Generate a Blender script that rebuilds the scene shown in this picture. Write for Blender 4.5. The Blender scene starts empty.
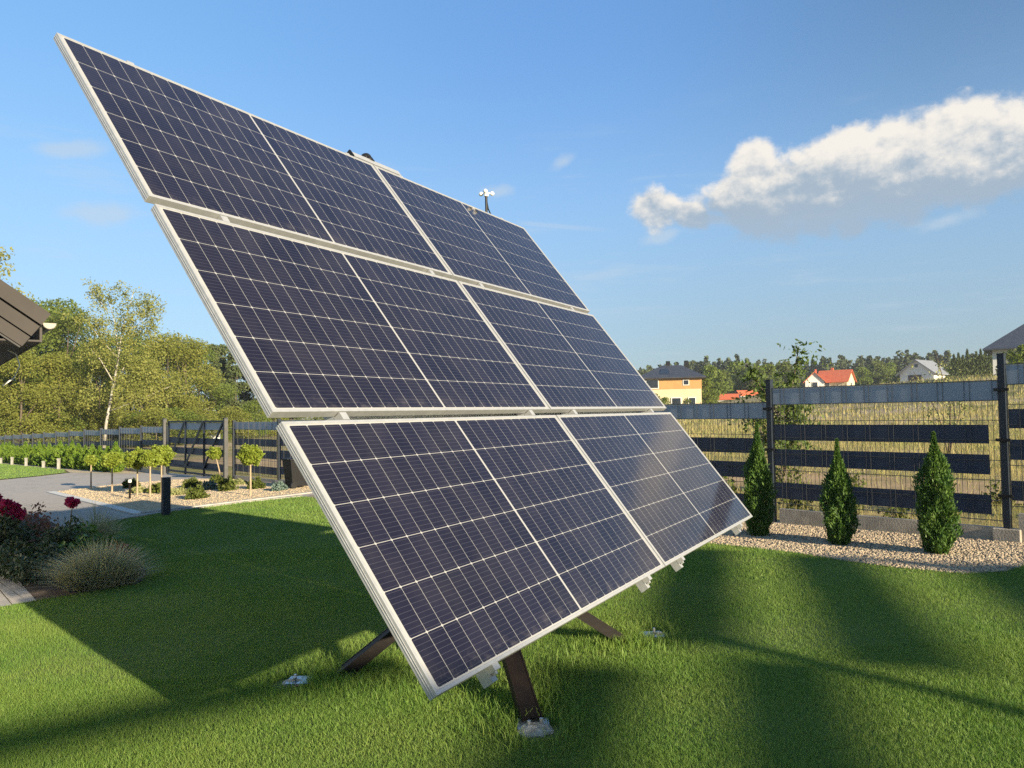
import bpy, math, random
import numpy as np
from mathutils import Vector, Matrix

S = bpy.context.scene
COL = S.collection
R = math.radians
rng = np.random.default_rng(7)
random.seed(7)

# ------------------------------------------------------------------ camera
cam = bpy.data.cameras.new('camera')
cam.sensor_width = 36.0
cam.lens = 762.7 / 1024 * 36.0
cam.clip_start = 0.05
cam.clip_end = 6000
cam_o = bpy.data.objects.new('camera', cam)
COL.objects.link(cam_o)
_up = Vector((-.016, -1, .0373)).normalized()
_fw = Vector((0, 0, 1)); _fw = (_fw - _up * _fw.dot(_up)).normalized()
_rt = _fw.cross(_up)
def _w(v): return Vector((_rt.dot(v), _fw.dot(v), _up.dot(v)))
_cx, _cy, _cz = _w(Vector((1, 0, 0))), _w(Vector((0, -1, 0))), _w(Vector((0, 0, -1)))
cam_o.matrix_world = Matrix(((_cx.x, _cy.x, _cz.x, 0), (_cx.y, _cy.y, _cz.y, 0), (_cx.z, _cy.z, _cz.z, 1.5), (0, 0, 0, 1)))
S.camera = cam_o

# ------------------------------------------------------------------ light
SUN = Vector((.626, -.732, .268)).normalized()
sun = bpy.data.lights.new('sun', 'SUN')
sun.energy = 5.0
sun.angle = R(0.55)
sun.color = (1.0, .85, .61)
sun_o = bpy.data.objects.new('sun', sun)
sun_o.rotation_euler = SUN.to_track_quat('Z', 'Y').to_euler()
COL.objects.link(sun_o)
S.view_settings.view_transform = 'Standard'
S.view_settings.look = 'None'
S.view_settings.gamma = 1
S.view_settings.use_curve_mapping = False
S.view_settings.exposure = 1.35
SKY_STRENGTH = 0.118
S.cycles.use_denoising = False
S.cycles.use_adaptive_sampling = False
S.cycles.max_bounces = 8
S.cycles.transparent_max_bounces = 8

# ------------------------------------------------------------------ node helper
class NT:
    def __init__(self, tree):
        self.t = tree; self.n = tree.nodes; self.l = tree.links
    def new(self, typ, **kw):
        n = self.n.new(typ)
        for k, v in kw.items(): setattr(n, k, v)
        return n
    def put(self, sock, v):
        if isinstance(v, bpy.types.NodeSocket): self.l.new(v, sock)
        elif v is not None: sock.default_value = v
    def m(self, op, a, b=None, c=None, clamp=False):
        n = self.new('ShaderNodeMath', operation=op); n.use_clamp = clamp
        self.put(n.inputs[0], a)
        if b is not None: self.put(n.inputs[1], b)
        if c is not None: self.put(n.inputs[2], c)
        return n.outputs[0]
    def ss(self, x, a, b):
        n = self.new('ShaderNodeMapRange', interpolation_type='SMOOTHSTEP')
        self.put(n.inputs[0], x); n.inputs[1].default_value = a; n.inputs[2].default_value = b
        n.inputs[3].default_value = 0; n.inputs[4].default_value = 1
        return n.outputs[0]
    def mix(self, f, a, b, blend='MIX'):
        n = self.new('ShaderNodeMix', data_type='RGBA', blend_type=blend)
        self.put(n.inputs[0], f); self.put(n.inputs[6], a); self.put(n.inputs[7], b)
        return n.outputs[2]
    def noise(self, vec, scale, detail=3, rough=.55, w=None):
        n = self.new('ShaderNodeTexNoise')
        if vec is not None: self.l.new(vec, n.inputs['Vector'])
        n.inputs['Scale'].default_value = scale; n.inputs['Detail'].default_value = detail
        n.inputs['Roughness'].default_value = rough
        return n.outputs[0]
    def xyz(self, v):
        n = self.new('ShaderNodeSeparateXYZ'); self.l.new(v, n.inputs[0]); return n.outputs
    def comb(self, x, y, z):
        n = self.new('ShaderNodeCombineXYZ')
        for i, q in enumerate((x, y, z)): self.put(n.inputs[i], q)
        return n.outputs[0]

def c4(c): return (c[0], c[1], c[2], 1)

# ------------------------------------------------------------------ world: sky with clouds (by direction)
world = bpy.data.worlds.new('World'); S.world = world; world.use_nodes = True
W = NT(world.node_tree)
bg = W.n['Background']
sky = W.new('ShaderNodeTexSky', sky_type='NISHITA', sun_disc=False)
sky.sun_elevation = math.asin(SUN.z)
sky.sun_rotation = math.atan2(SUN.x, SUN.y)
sky.altitude = 0; sky.air_density = 1.0; sky.dust_density = 0.6; sky.ozone_density = 1.6
tc = W.new('ShaderNodeTexCoord')
dx, dy, dz = W.xyz(tc.outputs['Generated'])
hor = W.m('SQRT', W.m('ADD', W.m('MULTIPLY', dx, dx), W.m('MULTIPLY', dy, dy)))
ca = W.m('ARCTAN2', dx, dy)                    # azimuth, rad
ce = W.m('ARCTAN2', dz, hor)                   # elevation, rad
CLOUDS = [(.44, .258, .21, .062, .05), (.57, .272, .17, .060, 0.0), (.335, .258, .10, .058, .1), (.312, .295, .036, .036, 0), (.68, .272, .16, .06, 0),
          (.415, .292, .09, .040, .1), (.52, .305, .10, .036, 0), (.190, .256, .040, .030, -.2), (.235, .244, .040, .018, -.3)]
WISPS = [(.526, .209, .045, .012, .15), (.073, .319, .024, .012, .5), (-.015, .284, .028, .012, 0), (.20, .222, .03, .010, .2), (-.49, .235, .07, .016, .1), (-.53, .30, .05, .012, .2)]
def envelope(au, el, shapes=None):
    """cumulus bank: soft ellipses in azimuth and elevation"""
    d = None
    for (a0, e0, ra, re, rot) in (shapes or CLOUDS):
        x = W.m('SUBTRACT', au, a0); y = W.m('SUBTRACT', el, e0)
        c, s = math.cos(rot), math.sin(rot)
        xr = W.m('ADD', W.m('MULTIPLY', x, c / ra), W.m('MULTIPLY', y, s / ra))
        yr = W.m('ADD', W.m('MULTIPLY', x, -s / re), W.m('MULTIPLY', y, c / re))
        q = W.m('SUBTRACT', 1.0, W.m('SQRT', W.m('ADD', W.m('MULTIPLY', xr, xr), W.m('MULTIPLY', yr, yr))))
        d = q if d is None else W.m('SMOOTH_MAX', d, q, .25)
    return d
def puffs(au, el):
    v = W.comb(au, W.m('MULTIPLY', el, 1.25), 0.0)
    a = W.m('SUBTRACT', W.noise(v, 17, 7, .56), .5)
    b = W.m('SUBTRACT', W.noise(v, 48, 5, .6), .5)
    return W.m('ADD', W.m('MULTIPLY', a, 1.25), W.m('MULTIPLY', b, .45))
e0_, p0_ = envelope(ca, ce), puffs(ca, ce)
e1_, p1_ = envelope(W.m('ADD', ca, .004), W.m('ADD', ce, .034)), puffs(W.m('ADD', ca, .006), W.m('ADD', ce, .012))
d0 = W.m('ADD', e0_, p0_)
mask = W.m('MULTIPLY', W.m('MULTIPLY', W.ss(d0, .0, .40), .97), W.m('ADD', .72, W.m('MULTIPLY', W.ss(W.m('ADD', ce, W.m('MULTIPLY', p0_, .05)), .195, .262), .28)))
lit = W.m('ADD', W.m('MULTIPLY', p0_, .055), W.m('MULTIPLY', W.m('SUBTRACT', p0_, p1_), .085))
lit = W.ss(W.m('SUBTRACT', W.m('ADD', ce, lit), W.m('MULTIPLY', W.m('SUBTRACT', 1.0, W.ss(ca, .2, .30)), -.03)), .245, .318)
ccol = W.mix(lit, (1.28, 1.60, 1.95, 1), (3.15, 2.98, 2.72, 1))
# thin high cirrus
wv = W.comb(W.m('MULTIPLY', ca, 2.2), W.m('MULTIPLY', ce, 16.0), 3.0)
ci = W.ss(W.noise(wv, 2.3, 6, .62), .52, .80)
ci = W.m('MULTIPLY', ci, W.m('MULTIPLY', W.ss(ce, .02, .10), W.m('SUBTRACT', 1.0, W.ss(ce, .22, .42))))
ci = W.m('MULTIPLY', ci, .5)
wd = W.m('ADD', envelope(ca, ce, WISPS), W.m('MULTIPLY', p0_, 1.5))
wd = W.m('MULTIPLY', W.ss(wd, -.05, .9), .55)
ci = W.m('MAXIMUM', ci, wd)
# short vapour trail
tl = W.m('ABSOLUTE', W.m('SUBTRACT', ce, W.m('ADD', .238, W.m('MULTIPLY', W.m('SUBTRACT', ca, .08), -.11))))
trail = W.m('MULTIPLY', W.m('SUBTRACT', 1.0, W.ss(tl, .0012, .0045)), W.m('MULTIPLY', W.ss(ca, .00, .03), W.m('SUBTRACT', 1.0, W.ss(ca, .07, .15))))
trail = W.m('MULTIPLY', trail, .30)
gm = W.new('ShaderNodeGamma'); gm.inputs[1].default_value = .45; W.l.new(sky.outputs[0], gm.inputs[0])
skyc = W.mix(1.0, gm.outputs[0], (.86, 1.18, 1.50, 1), 'MULTIPLY')
hz0 = W.m('SUBTRACT', 1.0, W.ss(ce, .0, .30))
skyc = W.mix(hz0, skyc, W.mix(1.0, skyc, (.88, .88, .90, 1), 'MULTIPLY'))
hz = W.m('MULTIPLY', W.m('SUBTRACT', 1.0, W.ss(ce, .0, .30)), W.ss(ca, -.35, .35))
skyc = W.mix(hz, skyc, W.mix(1.0, skyc, (.88, .80, .74, 1), 'MULTIPLY'))
topc = W.mix(W.ss(ca, -.6, .12), (.72, .93, 1.09, 1), (.60, .80, 1.04, 1))
topc = W.mix(W.ss(ca, .10, .62), topc, (.50, .61, .72, 1))
skyc = W.mix(W.ss(ce, .10, .50), skyc, W.mix(1.0, skyc, topc, 'MULTIPLY'))
skyc = W.mix(W.m('MAXIMUM', ci, trail), skyc, (1.9, 2.25, 2.6, 1))
skyc = W.mix(mask, skyc, ccol)
W.l.new(skyc, bg.inputs[0])
bg.inputs[1].default_value = SKY_STRENGTH

# ------------------------------------------------------------------ materials
def mat(name, col, rough=.7, col2=None, scale=8., metal=0., spec=.5, bump=0., bscale=None, coat=0., detail=4, trans=0., island=0.):
    """procedural surface: two colours mixed by noise, optional bump, translucency and per-piece variation"""
    m = bpy.data.materials.new(name); m.use_nodes = True
    t = NT(m.node_tree); b = t.n['Principled BSDF']; out = t.n['Material Output']
    obj = t.new('ShaderNodeTexCoord').outputs['Object']
    col2 = col2 or tuple(x * .72 for x in col)
    nz = t.noise(obj, scale, detail)
    f = t.ss(nz, .32, .68)
    if island:
        g = t.new('ShaderNodeNewGeometry')
        f = t.m('ADD', t.m('MULTIPLY', f, 1 - island), t.m('MULTIPLY', g.outputs['Random Per Island'], island))
    c = t.mix(f, c4(col), c4(col2))
    t.l.new(c, b.inputs['Base Color'])
    b.inputs['Roughness'].default_value = rough
    b.inputs['Metallic'].default_value = metal
    b.inputs['Specular IOR Level'].default_value = spec
    b.inputs['Coat Weight'].default_value = coat
    if bump:
        bn = t.new('ShaderNodeBump'); bn.inputs['Strength'].default_value = bump; bn.inputs['Distance'].default_value = .02
        t.l.new(t.noise(obj, bscale or scale * 3, 5), bn.inputs['Height']); t.l.new(bn.outputs[0], b.inputs['Normal'])
    if trans:
        tr = t.new('ShaderNodeBsdfTranslucent')
        t.l.new(t.mix(1.0, c, (1.25, 1.25, .6, 1), 'MULTIPLY'), tr.inputs[0])
        mx = t.new('ShaderNodeMixShader'); mx.inputs[0].default_value = trans
        t.l.new(b.outputs[0], mx.inputs[1]); t.l.new(tr.outputs[0], mx.inputs[2]); t.l.new(mx.outputs[0], out.inputs[0])
    return m

M = {}
M['alu'] = mat('anodised_aluminium', (.40, .405, .405), .42, (.35, .355, .355), 30, metal=.35, spec=.5)
M['galv'] = mat('galvanised_steel', (.55, .56, .56), .38, (.40, .41, .42), 40, metal=.85)
M['brown_steel'] = mat('brown_painted_steel', (.0045, .0035, .0035), .6, (.009, .006, .005), 9, bump=.1, spec=.2)
M['black'] = mat('black_plastic', (.008, .008, .009), .5, (.013, .013, .014), 20, spec=.25)
M['concrete'] = mat('concrete', (.38, .33, .26), .9, (.27, .235, .19), 7, bump=.35, bscale=60)
M['footing'] = mat('pale_footing_concrete', (.46, .43, .37), .9, (.22, .20, .16), 25, bump=.6, bscale=60)
M['post'] = mat('anthracite_post', (.012, .018, .028), .5, (.017, .024, .034), 12, spec=.3)
M['strip_dark'] = mat('navy_privacy_strip', (.007, .017, .040), .55, (.010, .022, .050), 5)
M['strip_grey'] = mat('grey_privacy_strip', (.20, .245, .30), .42, (.24, .28, .335), 5)
M['wire'] = mat('anthracite_wire', (.045, .05, .055), .5, (.06, .06, .06), 12)
M['kerb'] = mat('pale_kerb_concrete', (.36, .335, .30), .85, (.27, .25, .225), 5, bump=.2)
M['kerb_white'] = mat('white_kerb_concrete', (.62, .60, .55), .85, (.52, .50, .46), 5, bump=.2)
M['paver'] = None
M['gravel'] = mat('gravel_stone', (.46, .37, .25), .85, (.21, .16, .11), 40, island=.8)
M['gravel_bed'] = mat('gravel_ground', (.30, .24, .17), .95, (.16, .12, .09), 30, bump=.8, bscale=55)
M['sand_gravel'] = mat('beige_gravel_stone', (.52, .41, .265), .9, (.40, .31, .20), 40, island=.7)
M['sand_bed'] = mat('beige_gravel_ground', (.50, .40, .25), .95, (.40, .31, .19), 20, bump=.6, bscale=40)
M['soil'] = mat('garden_soil', (.055, .036, .024), .95, (.10, .065, .04), 9, bump=.6, bscale=30)
M['lawn'] = mat('lawn_ground', (.075, .115, .016), .95, (.105, .135, .024), 2.5, bump=.5, bscale=60, detail=8)
M['lawn_far'] = mat('far_lawn_ground', (.13, .20, .022), .95, (.16, .22, .03), .6, bump=.5, bscale=40, detail=8)
M['blade'] = mat('grass_blade', (.100, .218, .036), .5, (.242, .312, .074), 1.1, trans=.35, island=.65, spec=.25)
M['dry'] = mat('dry_grass_blade', (.44, .34, .16), .7, (.23, .25, .08), .5, trans=.3, island=.5, spec=.2)
M['fescue'] = mat('grey_fescue_blade', (.28, .29, .20), .6, (.58, .50, .33), 3, trans=.25, island=.7, spec=.2)
M['thuja'] = mat('arborvitae_foliage', (0.0264, 0.0792, 0.0168), .55, (0.1020, 0.1680, 0.0288), 6, trans=.2, island=.6, spec=.25)
M['hedge'] = mat('bright_arborvitae_foliage', (0.0780, 0.1560, 0.0195), .55, (0.1820, 0.2470, 0.0286), 1.2, trans=.25, island=.5, spec=.2)
M['ball'] = mat('globe_catalpa_leaf', (.14, .20, .022), .5, (.27, .31, .045), 5, trans=.35, island=.6, spec=.25)
M['rose_leaf'] = mat('dark_rose_leaf', (0.0275, 0.0625, 0.0200), .55, (0.0600, 0.0725, 0.0275), 8, trans=.15, island=.6)
M['sumac_leaf'] = mat('sumac_leaf', (.060, .105, .024), .6, (.11, .145, .035), 5, trans=.3, island=.6, spec=.2)
M['green_leaf'] = mat('garden_shrub_leaf', (0.0675, 0.1500, 0.0270), .5, (0.1350, 0.2250, 0.0450), 8, trans=.3, island=.6)
M['red_leaf'] = mat('pale_red_plume', (.36, .15, .12), .7, (.20, .09, .05), 9, trans=.3, island=.6)
M['rose'] = mat('crimson_petal', (.42, .010, .085), .6, (.26, .006, .055), 18, trans=.2, island=.5)
M['low_green'] = mat('low_conifer_green', (.055, .075, .014), .7, (.09, .11, .02), 9, trans=.15, island=.6, spec=.2)
M['low_blue'] = mat('low_conifer_blue', (.085, .135, .115), .7, (.15, .20, .17), 9, trans=.15, island=.6, spec=.2)
M['low_pale'] = mat('low_pale_herb', (.20, .22, .09), .7, (.28, .28, .12), 9, trans=.2, island=.6, spec=.2)
M['leaf_a'] = mat('broadleaf_green', (0.1040, 0.1534, 0.0286), .6, (0.1794, 0.2145, 0.0442), .45, trans=.45, island=.45, spec=.2)
M['leaf_b'] = mat('broadleaf_yellowing', (0.1586, 0.1885, 0.0364), .6, (0.2470, 0.2444, 0.0546), .45, trans=.45, island=.45, spec=.2)
M['leaf_c'] = mat('broadleaf_dark', (0.0780, 0.1144, 0.0260), .6, (0.1495, 0.1664, 0.0364), .45, trans=.45, island=.45, spec=.2)
M['leaf_birch'] = mat('birch_leaf', (0.1690, 0.1950, 0.0442), .6, (0.2600, 0.2535, 0.0715), .6, trans=.35, island=.5, spec=.2)
M['pine'] = mat('conifer_needles', (0.0575, 0.0851, 0.0299), .7, (0.0978, 0.1127, 0.0391), .5, trans=.15, island=.5, spec=.2)
M['far_pine'] = mat('distant_wood', (.050, .070, .034), .8, (.080, .096, .042), .12, trans=.15, island=.45, spec=.1)
M['bark'] = mat('brown_bark', (.11, .085, .06), .9, (.06, .045, .032), 6, bump=.4)
M['birch_bark'] = mat('white_birch_bark', (.42, .39, .33), .8, (.20, .18, .14), 2.2)
M['stem_pale'] = mat('pale_young_stem', (.36, .28, .18), .85, (.26, .2, .13), 20)
M['stem_green'] = mat('green_stem', (.06, .08, .025), .7, (.09, .07, .03), 20)
M['white_paint'] = mat('white_paint', (.78, .76, .70), .6, (.70, .68, .62), 10)
M['stake'] = mat('weathered_stake_paint', (0.3500, 0.3360, 0.2940), .8)
M['render_white'] = mat('white_render', (.66, .64, .58), .9, (.60, .57, .52), 1)
M['render_cream'] = mat('cream_render', (.56, .48, .30), .9, (.50, .43, .27), 1)
M['render_orange'] = mat('orange_render', (.47, .26, .095), .9, (.42, .23, .085), 1)
M['tile_red'] = mat('red_roof_tile', (.50, .12, .045), .75, (.42, .095, .04), 2)
M['tile_dark'] = mat('dark_roof_tile', (.030, .033, .042), .5, (.042, .045, .055), 2)
M['tile_blue'] = mat('slate_blue_roof_tile', (.036, .042, .060), .5, (.045, .052, .070), 2)
M['tile_grey'] = mat('grey_roof_tile', (.17, .18, .20), .5, (.20, .21, .23), 2)
M['glass_dark'] = mat('window_glass', (.015, .02, .028), .08, (.02, .025, .03), 2)
M['door_brown'] = mat('brown_door', (.07, .04, .03), .6, (.05, .03, .022), 4)
M['roof_metal'] = mat('taupe_roof_metal', (0.0558, 0.0499, 0.0453), .7, (0.0481, 0.0431, 0.0394), 3, spec=.12)
M['soffit'] = mat('dark_soffit_boards', (.030, .026, .024), .7, (.04, .034, .03), 6)
M['timber'] = mat('shade_caster_timber', (.22, .13, .07), .8, (.15, .09, .05), 5)  # only on the added shade-casting boards behind the viewer
M['van'] = mat('white_vehicle_paint', (.75, .75, .73), .3, (.7, .7, .68), 2, coat=.5)

def paver_material():
    m = bpy.data.materials.new('grey_block_paving'); m.use_nodes = True
    t = NT(m.node_tree); b = t.n['Principled BSDF']
    o = t.new('ShaderNodeTexCoord').outputs['Object']
    rot = t.new('ShaderNodeMapping'); rot.inputs['Rotation'].default_value = (0, 0, R(47)); t.l.new(o, rot.inputs[0])
    br = t.new('ShaderNodeTexBrick'); t.l.new(rot.outputs[0], br.inputs[0])
    br.inputs['Color1'].default_value = (.43, .385, .33, 1); br.inputs['Color2'].default_value = (.32, .285, .245, 1)
    br.inputs['Mortar'].default_value = (.11, .10, .08, 1); br.inputs['Scale'].default_value = 1
    br.inputs['Mortar Size'].default_value = .006; br.inputs['Brick Width'].default_value = .2; br.inputs['Row Height'].default_value = .1
    c = t.mix(t.ss(t.noise(o, 1.4, 6), .3, .7), br.outputs[0], (.38, .335, .285, 1))
    t.l.new(c, b.inputs['Base Color']); b.inputs['Roughness'].default_value = .85
    return m
M['paver'] = paver_material()
M['dirt'] = mat('sandy_dirt', (.42, .29, .17), 1, (.27, .20, .10), .8, bump=.6, bscale=8, detail=8, spec=.1)

def field_material():
    m = bpy.data.materials.new('dry_field_soil_and_grass'); m.use_nodes = True
    t = NT(m.node_tree); b = t.n['Principled BSDF']
    o = t.new('ShaderNodeTexCoord').outputs['Object']
    g = t.mix(t.ss(t.noise(o, .35, 8, .65), .35, .65), (.20, .18, .062, 1), (.36, .28, .13, 1))
    g = t.mix(t.ss(t.noise(o, .06, 5, .6), .50, .62), g, (.44, .33, .21, 1))
    g = t.mix(t.m('MULTIPLY', t.ss(t.noise(o, .09, 4, .6), .52, .66), .7), g, (.085, .11, .03, 1))
    t.l.new(g, b.inputs['Base Color']); b.inputs['Roughness'].default_value = 1; b.inputs['Specular IOR Level'].default_value = .1
    bn = t.new('ShaderNodeBump'); bn.inputs['Strength'].default_value = .8; bn.inputs['Distance'].default_value = .12
    t.l.new(t.noise(o, 3, 8, .7), bn.inputs['Height']); t.l.new(bn.outputs[0], b.inputs['Normal'])
    return m
M['field'] = field_material()

def pv_material():
    """half-cut cell pattern of one module, measured in metres from the module's top left corner"""
    m = bpy.data.materials.new('solar_cells_under_glass'); m.use_nodes = True
    t = NT(m.node_tree); b = t.n['Principled BSDF']
    x, y, _ = t.xyz(t.new('ShaderNodeTexCoord').outputs['Object'])
    y = t.m('MULTIPLY', y, -1.0)
    px, py = .08475, .1672
    xh = t.m('SUBTRACT', t.m('ABSOLUTE', t.m('SUBTRACT', x, 1.047)), .006)
    yy = t.m('SUBTRACT', y, .0174)
    cxn, cyn = t.m('DIVIDE', xh, px), t.m('DIVIDE', yy, py)
    ddx = t.m('MULTIPLY', t.m('SUBTRACT', .5, t.m('ABSOLUTE', t.m('SUBTRACT', t.m('FRACT', cxn), .5))), px)
    ddy = t.m('MULTIPLY', t.m('SUBTRACT', .5, t.m('ABSOLUTE', t.m('SUBTRACT', t.m('FRACT', cyn), .5))), py)
    line = t.m('MAXIMUM', t.m('LESS_THAN', ddx, .0008), t.m('LESS_THAN', ddy, .0011))
    dia = t.m('LESS_THAN', t.m('ADD', ddx, ddy), 0.0065)
    line = t.m('MAXIMUM', line, dia)
    out = t.m('MAXIMUM', t.m('LESS_THAN', xh, 0.), t.m('GREATER_THAN', xh, 12 * px))
    out = t.m('MAXIMUM', out, t.m('MAXIMUM', t.m('LESS_THAN', yy, 0.), t.m('GREATER_THAN', yy, 6 * py)))
    white = t.m('MAXIMUM', line, out)
    bb = t.m('ABSOLUTE', t.m('SUBTRACT', t.m('FRACT', t.m('MULTIPLY', cyn, 9.0)), .5))
    bus = t.m('MULTIPLY', t.m('LESS_THAN', bb, .028), .62)
    wn = t.new('ShaderNodeTexWhiteNoise'); wn.noise_dimensions = '3D'
    oi = t.new('ShaderNodeObjectInfo')
    t.l.new(t.comb(t.m('FLOOR', t.m('MULTIPLY', t.m('SIGN', t.m('SUBTRACT', x, 1.047)), t.m('ADD', cxn, 1.0))), t.m('FLOOR', cyn), t.m('MULTIPLY', oi.outputs['Random'], 50)), wn.inputs['Vector'])
    cell = t.mix(wn.outputs[0], (.0062, .0056, .0140, 1), (.0105, .0094, .0200, 1))
    cell = t.mix(bus, cell, (.075, .075, .09, 1))
    o2 = t.new('ShaderNodeTexCoord').outputs['Object']
    c = t.mix(white, cell, (.30, .30, .29, 1))
    # dust film with streaks towards the lower edge
    dust = t.m('ADD', t.m('MULTIPLY', t.ss(t.noise(o2, 3.5, 8, .65), .35, .8), .022), t.m('MULTIPLY', t.m('MULTIPLY', t.ss(y, .94, 1.03), t.ss(t.noise(o2, 14, 6, .7), .45, .75)), .10))
    c = t.mix(t.m('ADD', dust, .004), c, (.45, .40, .36, 1))
    t.l.new(c, b.inputs['Base Color'])
    t.l.new(t.m('ADD', .07, t.m('MULTIPLY', dust, 1.2)), b.inputs['Roughness'])
    b.inputs['IOR'].default_value = 1.45
    b.inputs['Specular IOR Level'].default_value = .42
    return m
M['pv'] = pv_material()

# ------------------------------------------------------------------ mesh helpers
class MB:
    def __init__(self): self.v = []; self.f = []
    def add(self, vs, fs):
        k = len(self.v); self.v += [tuple(v) for v in vs]; self.f += [tuple(i + k for i in f) for f in fs]; return self
    def box(self, c, s, X=(1, 0, 0), Y=(0, 1, 0), Z=(0, 0, 1)):
        c, X, Y, Z = Vector(c), Vector(X) * s[0] / 2, Vector(Y) * s[1] / 2, Vector(Z) * s[2] / 2
        vs = [c + X * a + Y * b + Z * d for d in (-1, 1) for a, b in ((-1, -1), (1, -1), (1, 1), (-1, 1))]
        return self.add(vs, [(3, 2, 1, 0), (4, 5, 6, 7), (0, 1, 5, 4), (1, 2, 6, 5), (2, 3, 7, 6), (3, 0, 4, 7)])
    def bar(self, p, q, w, h, up=(0, 0, 1)):
        p, q = Vector(p), Vector(q); X = (q - p); L = X.length; X.normalize()
        Y = Vector(up).cross(X)
        if Y.length < 1e-4: Y = Vector((1, 0, 0)).cross(X)
        Y.normalize(); Z = X.cross(Y)
        return self.box((p + q) / 2, (L, w, h), X, Y, Z)
    def tube(self, pts, rad, n=8, cap=True):
        pts = [Vector(p) for p in pts]
        if not hasattr(rad, '__len__'): rad = [rad] * len(pts)
        rings = []; ref = Vector((.31, .2, .93)).normalized()
        for i, p in enumerate(pts):
            d = (pts[min(i + 1, len(pts) - 1)] - pts[max(i - 1, 0)]).normalized()
            a = d.cross(ref)
            if a.length < .05: a = d.cross(Vector((1, 0, 0)))
            a.normalize(); b = d.cross(a)
            rings.append([p + (a * math.cos(2 * math.pi * k / n) + b * math.sin(2 * math.pi * k / n)) * rad[i] for k in range(n)])
        vs = [v for r in rings for v in r]
        fs = [(i * n + k, i * n + (k + 1) % n, (i + 1) * n + (k + 1) % n, (i + 1) * n + k) for i in range(len(pts) - 1) for k in range(n)]
        if cap: fs += [tuple(range(n - 1, -1, -1)), tuple((len(pts) - 1) * n + k for k in range(n))]
        return self.add(vs, fs)
    def prism(self, poly, z0, z1):
        n = len(poly)
        vs = [(p[0], p[1], z0) for p in poly] + [(p[0], p[1], z1) for p in poly]
        return self.add(vs, [tuple(range(n - 1, -1, -1)), tuple(range(n, 2 * n))] + [(i, (i + 1) % n, n + (i + 1) % n, n + i) for i in range(n)])
    def ball(self, c, r, n=10, squash=(1, 1, 1), jit=0.):
        vs = []; fs = []; c = Vector(c); h = n // 2
        for i in range(h + 1):
            th = math.pi * i / h
            for k in range(n):
                ph = 2 * math.pi * k / n; j = 1 + random.uniform(-jit, jit)
                vs.append(c + Vector((math.sin(th) * math.cos(ph) * squash[0], math.sin(th) * math.sin(ph) * squash[1], math.cos(th) * squash[2])) * r * j)
        for i in range(h):
            for k in range(n):
                fs.append((i * n + k, (i + 1) * n + k, (i + 1) * n + (k + 1) % n, i * n + (k + 1) % n))
        return self.add(vs, fs)
    def build(self, name, m, parent=None, smooth=False, bevel=0.):
        me = bpy.data.meshes.new(name); me.from_pydata([tuple(v) for v in self.v], [], self.f); me.update()
        return link(name, me, m, parent, smooth, bevel)

def link(name, me, m, parent=None, smooth=False, bevel=0.):
    if m is not None: me.materials.append(m)
    if smooth: me.polygons.foreach_set('use_smooth', [True] * len(me.polygons))
    o = bpy.data.objects.new(name, me); COL.objects.link(o)
    if parent is not None: o.parent = parent
    if bevel:
        b = o.modifiers.new('bevel', 'BEVEL'); b.width = bevel; b.segments = 2; b.limit_method = 'ANGLE'
    return o

def npmesh(name, verts, faces):
    """verts (n,3), faces (m,k) arrays -> mesh"""
    me = bpy.data.meshes.new(name)
    nf, k = faces.shape
    me.vertices.add(len(verts)); me.vertices.foreach_set('co', np.ascontiguousarray(verts, dtype=np.float32).ravel())
    me.loops.add(nf * k); me.loops.foreach_set('vertex_index', np.ascontiguousarray(faces, dtype=np.int32).ravel())
    me.polygons.add(nf); me.polygons.foreach_set('loop_start', np.arange(0, nf * k, k, dtype=np.int32))
    me.update(calc_edges=True); me.validate()
    return me

def tag(o, label, cat=None, group=None, kind=None):
    if label: o['label'] = label
    if cat: o['category'] = cat
    if group: o['group'] = group
    if kind: o['kind'] = kind
    return o
def thing(name, label, cat, loc=(0, 0, 0), rz=0., group=None, scale=None):
    o = bpy.data.objects.new(name, None); COL.objects.link(o)
    o.empty_display_size = .2; o.location = loc; o.rotation_euler = (0, 0, rz)
    if scale is not None: o.scale = scale if hasattr(scale, '__len__') else (scale,) * 3
    return tag(o, label, cat, group)
def copy_tree(o, parent=None):
    c = o.copy(); COL.objects.link(c)
    if parent is not None: c.parent = parent
    for ch in list(o.children): copy_tree(ch, c)
    return c

# ------------------------------------------------------------------ terrain and the garden's own frame (t along the fence, n into the garden)
P1 = np.array((4.88, 7.59)); FD = np.array((-.680, .7332)); FN = np.array((-.7332, -.680))
def TN(t, n): p = P1 + FD * t + FN * n; return float(p[0]), float(p[1])
def sstep(a, b, x):
    q = np.clip((x - a) / (b - a), 0, 1); return q * q * (3 - 2 * q)
def gz(x, y=0.):
    return .03 * np.clip(x, -60, 70) + 3.5 * sstep(15, 65, x)
def G(x, y, dz=0.): return (x, y, float(gz(x)) + dz)
def F(t, n, dz=0.): x, y = TN(t, n); return G(x, y, dz)

xs = np.concatenate([[-2500, -900, -300, -120, -60, -30, -10, 0, 10], np.arange(15, 71, 2.5), [90, 140, 300, 900, 2500]])
ys = np.concatenate([[-400, -60, -20, 0], np.arange(6, 60, 6), np.arange(60, 400, 20), [600, 1200, 3500]])
gv = np.array([(x, y, float(gz(x)) - .012) for y in ys for x in xs])
nx = len(xs)
gf = np.array([(j * nx + i, j * nx + i + 1, (j + 1) * nx + i + 1, (j + 1) * nx + i) for j in range(len(ys) - 1) for i in range(nx - 1)])
ground = link('ground', npmesh('ground', gv, gf), M['field'])
tag(ground, None, None, None, 'structure')

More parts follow.
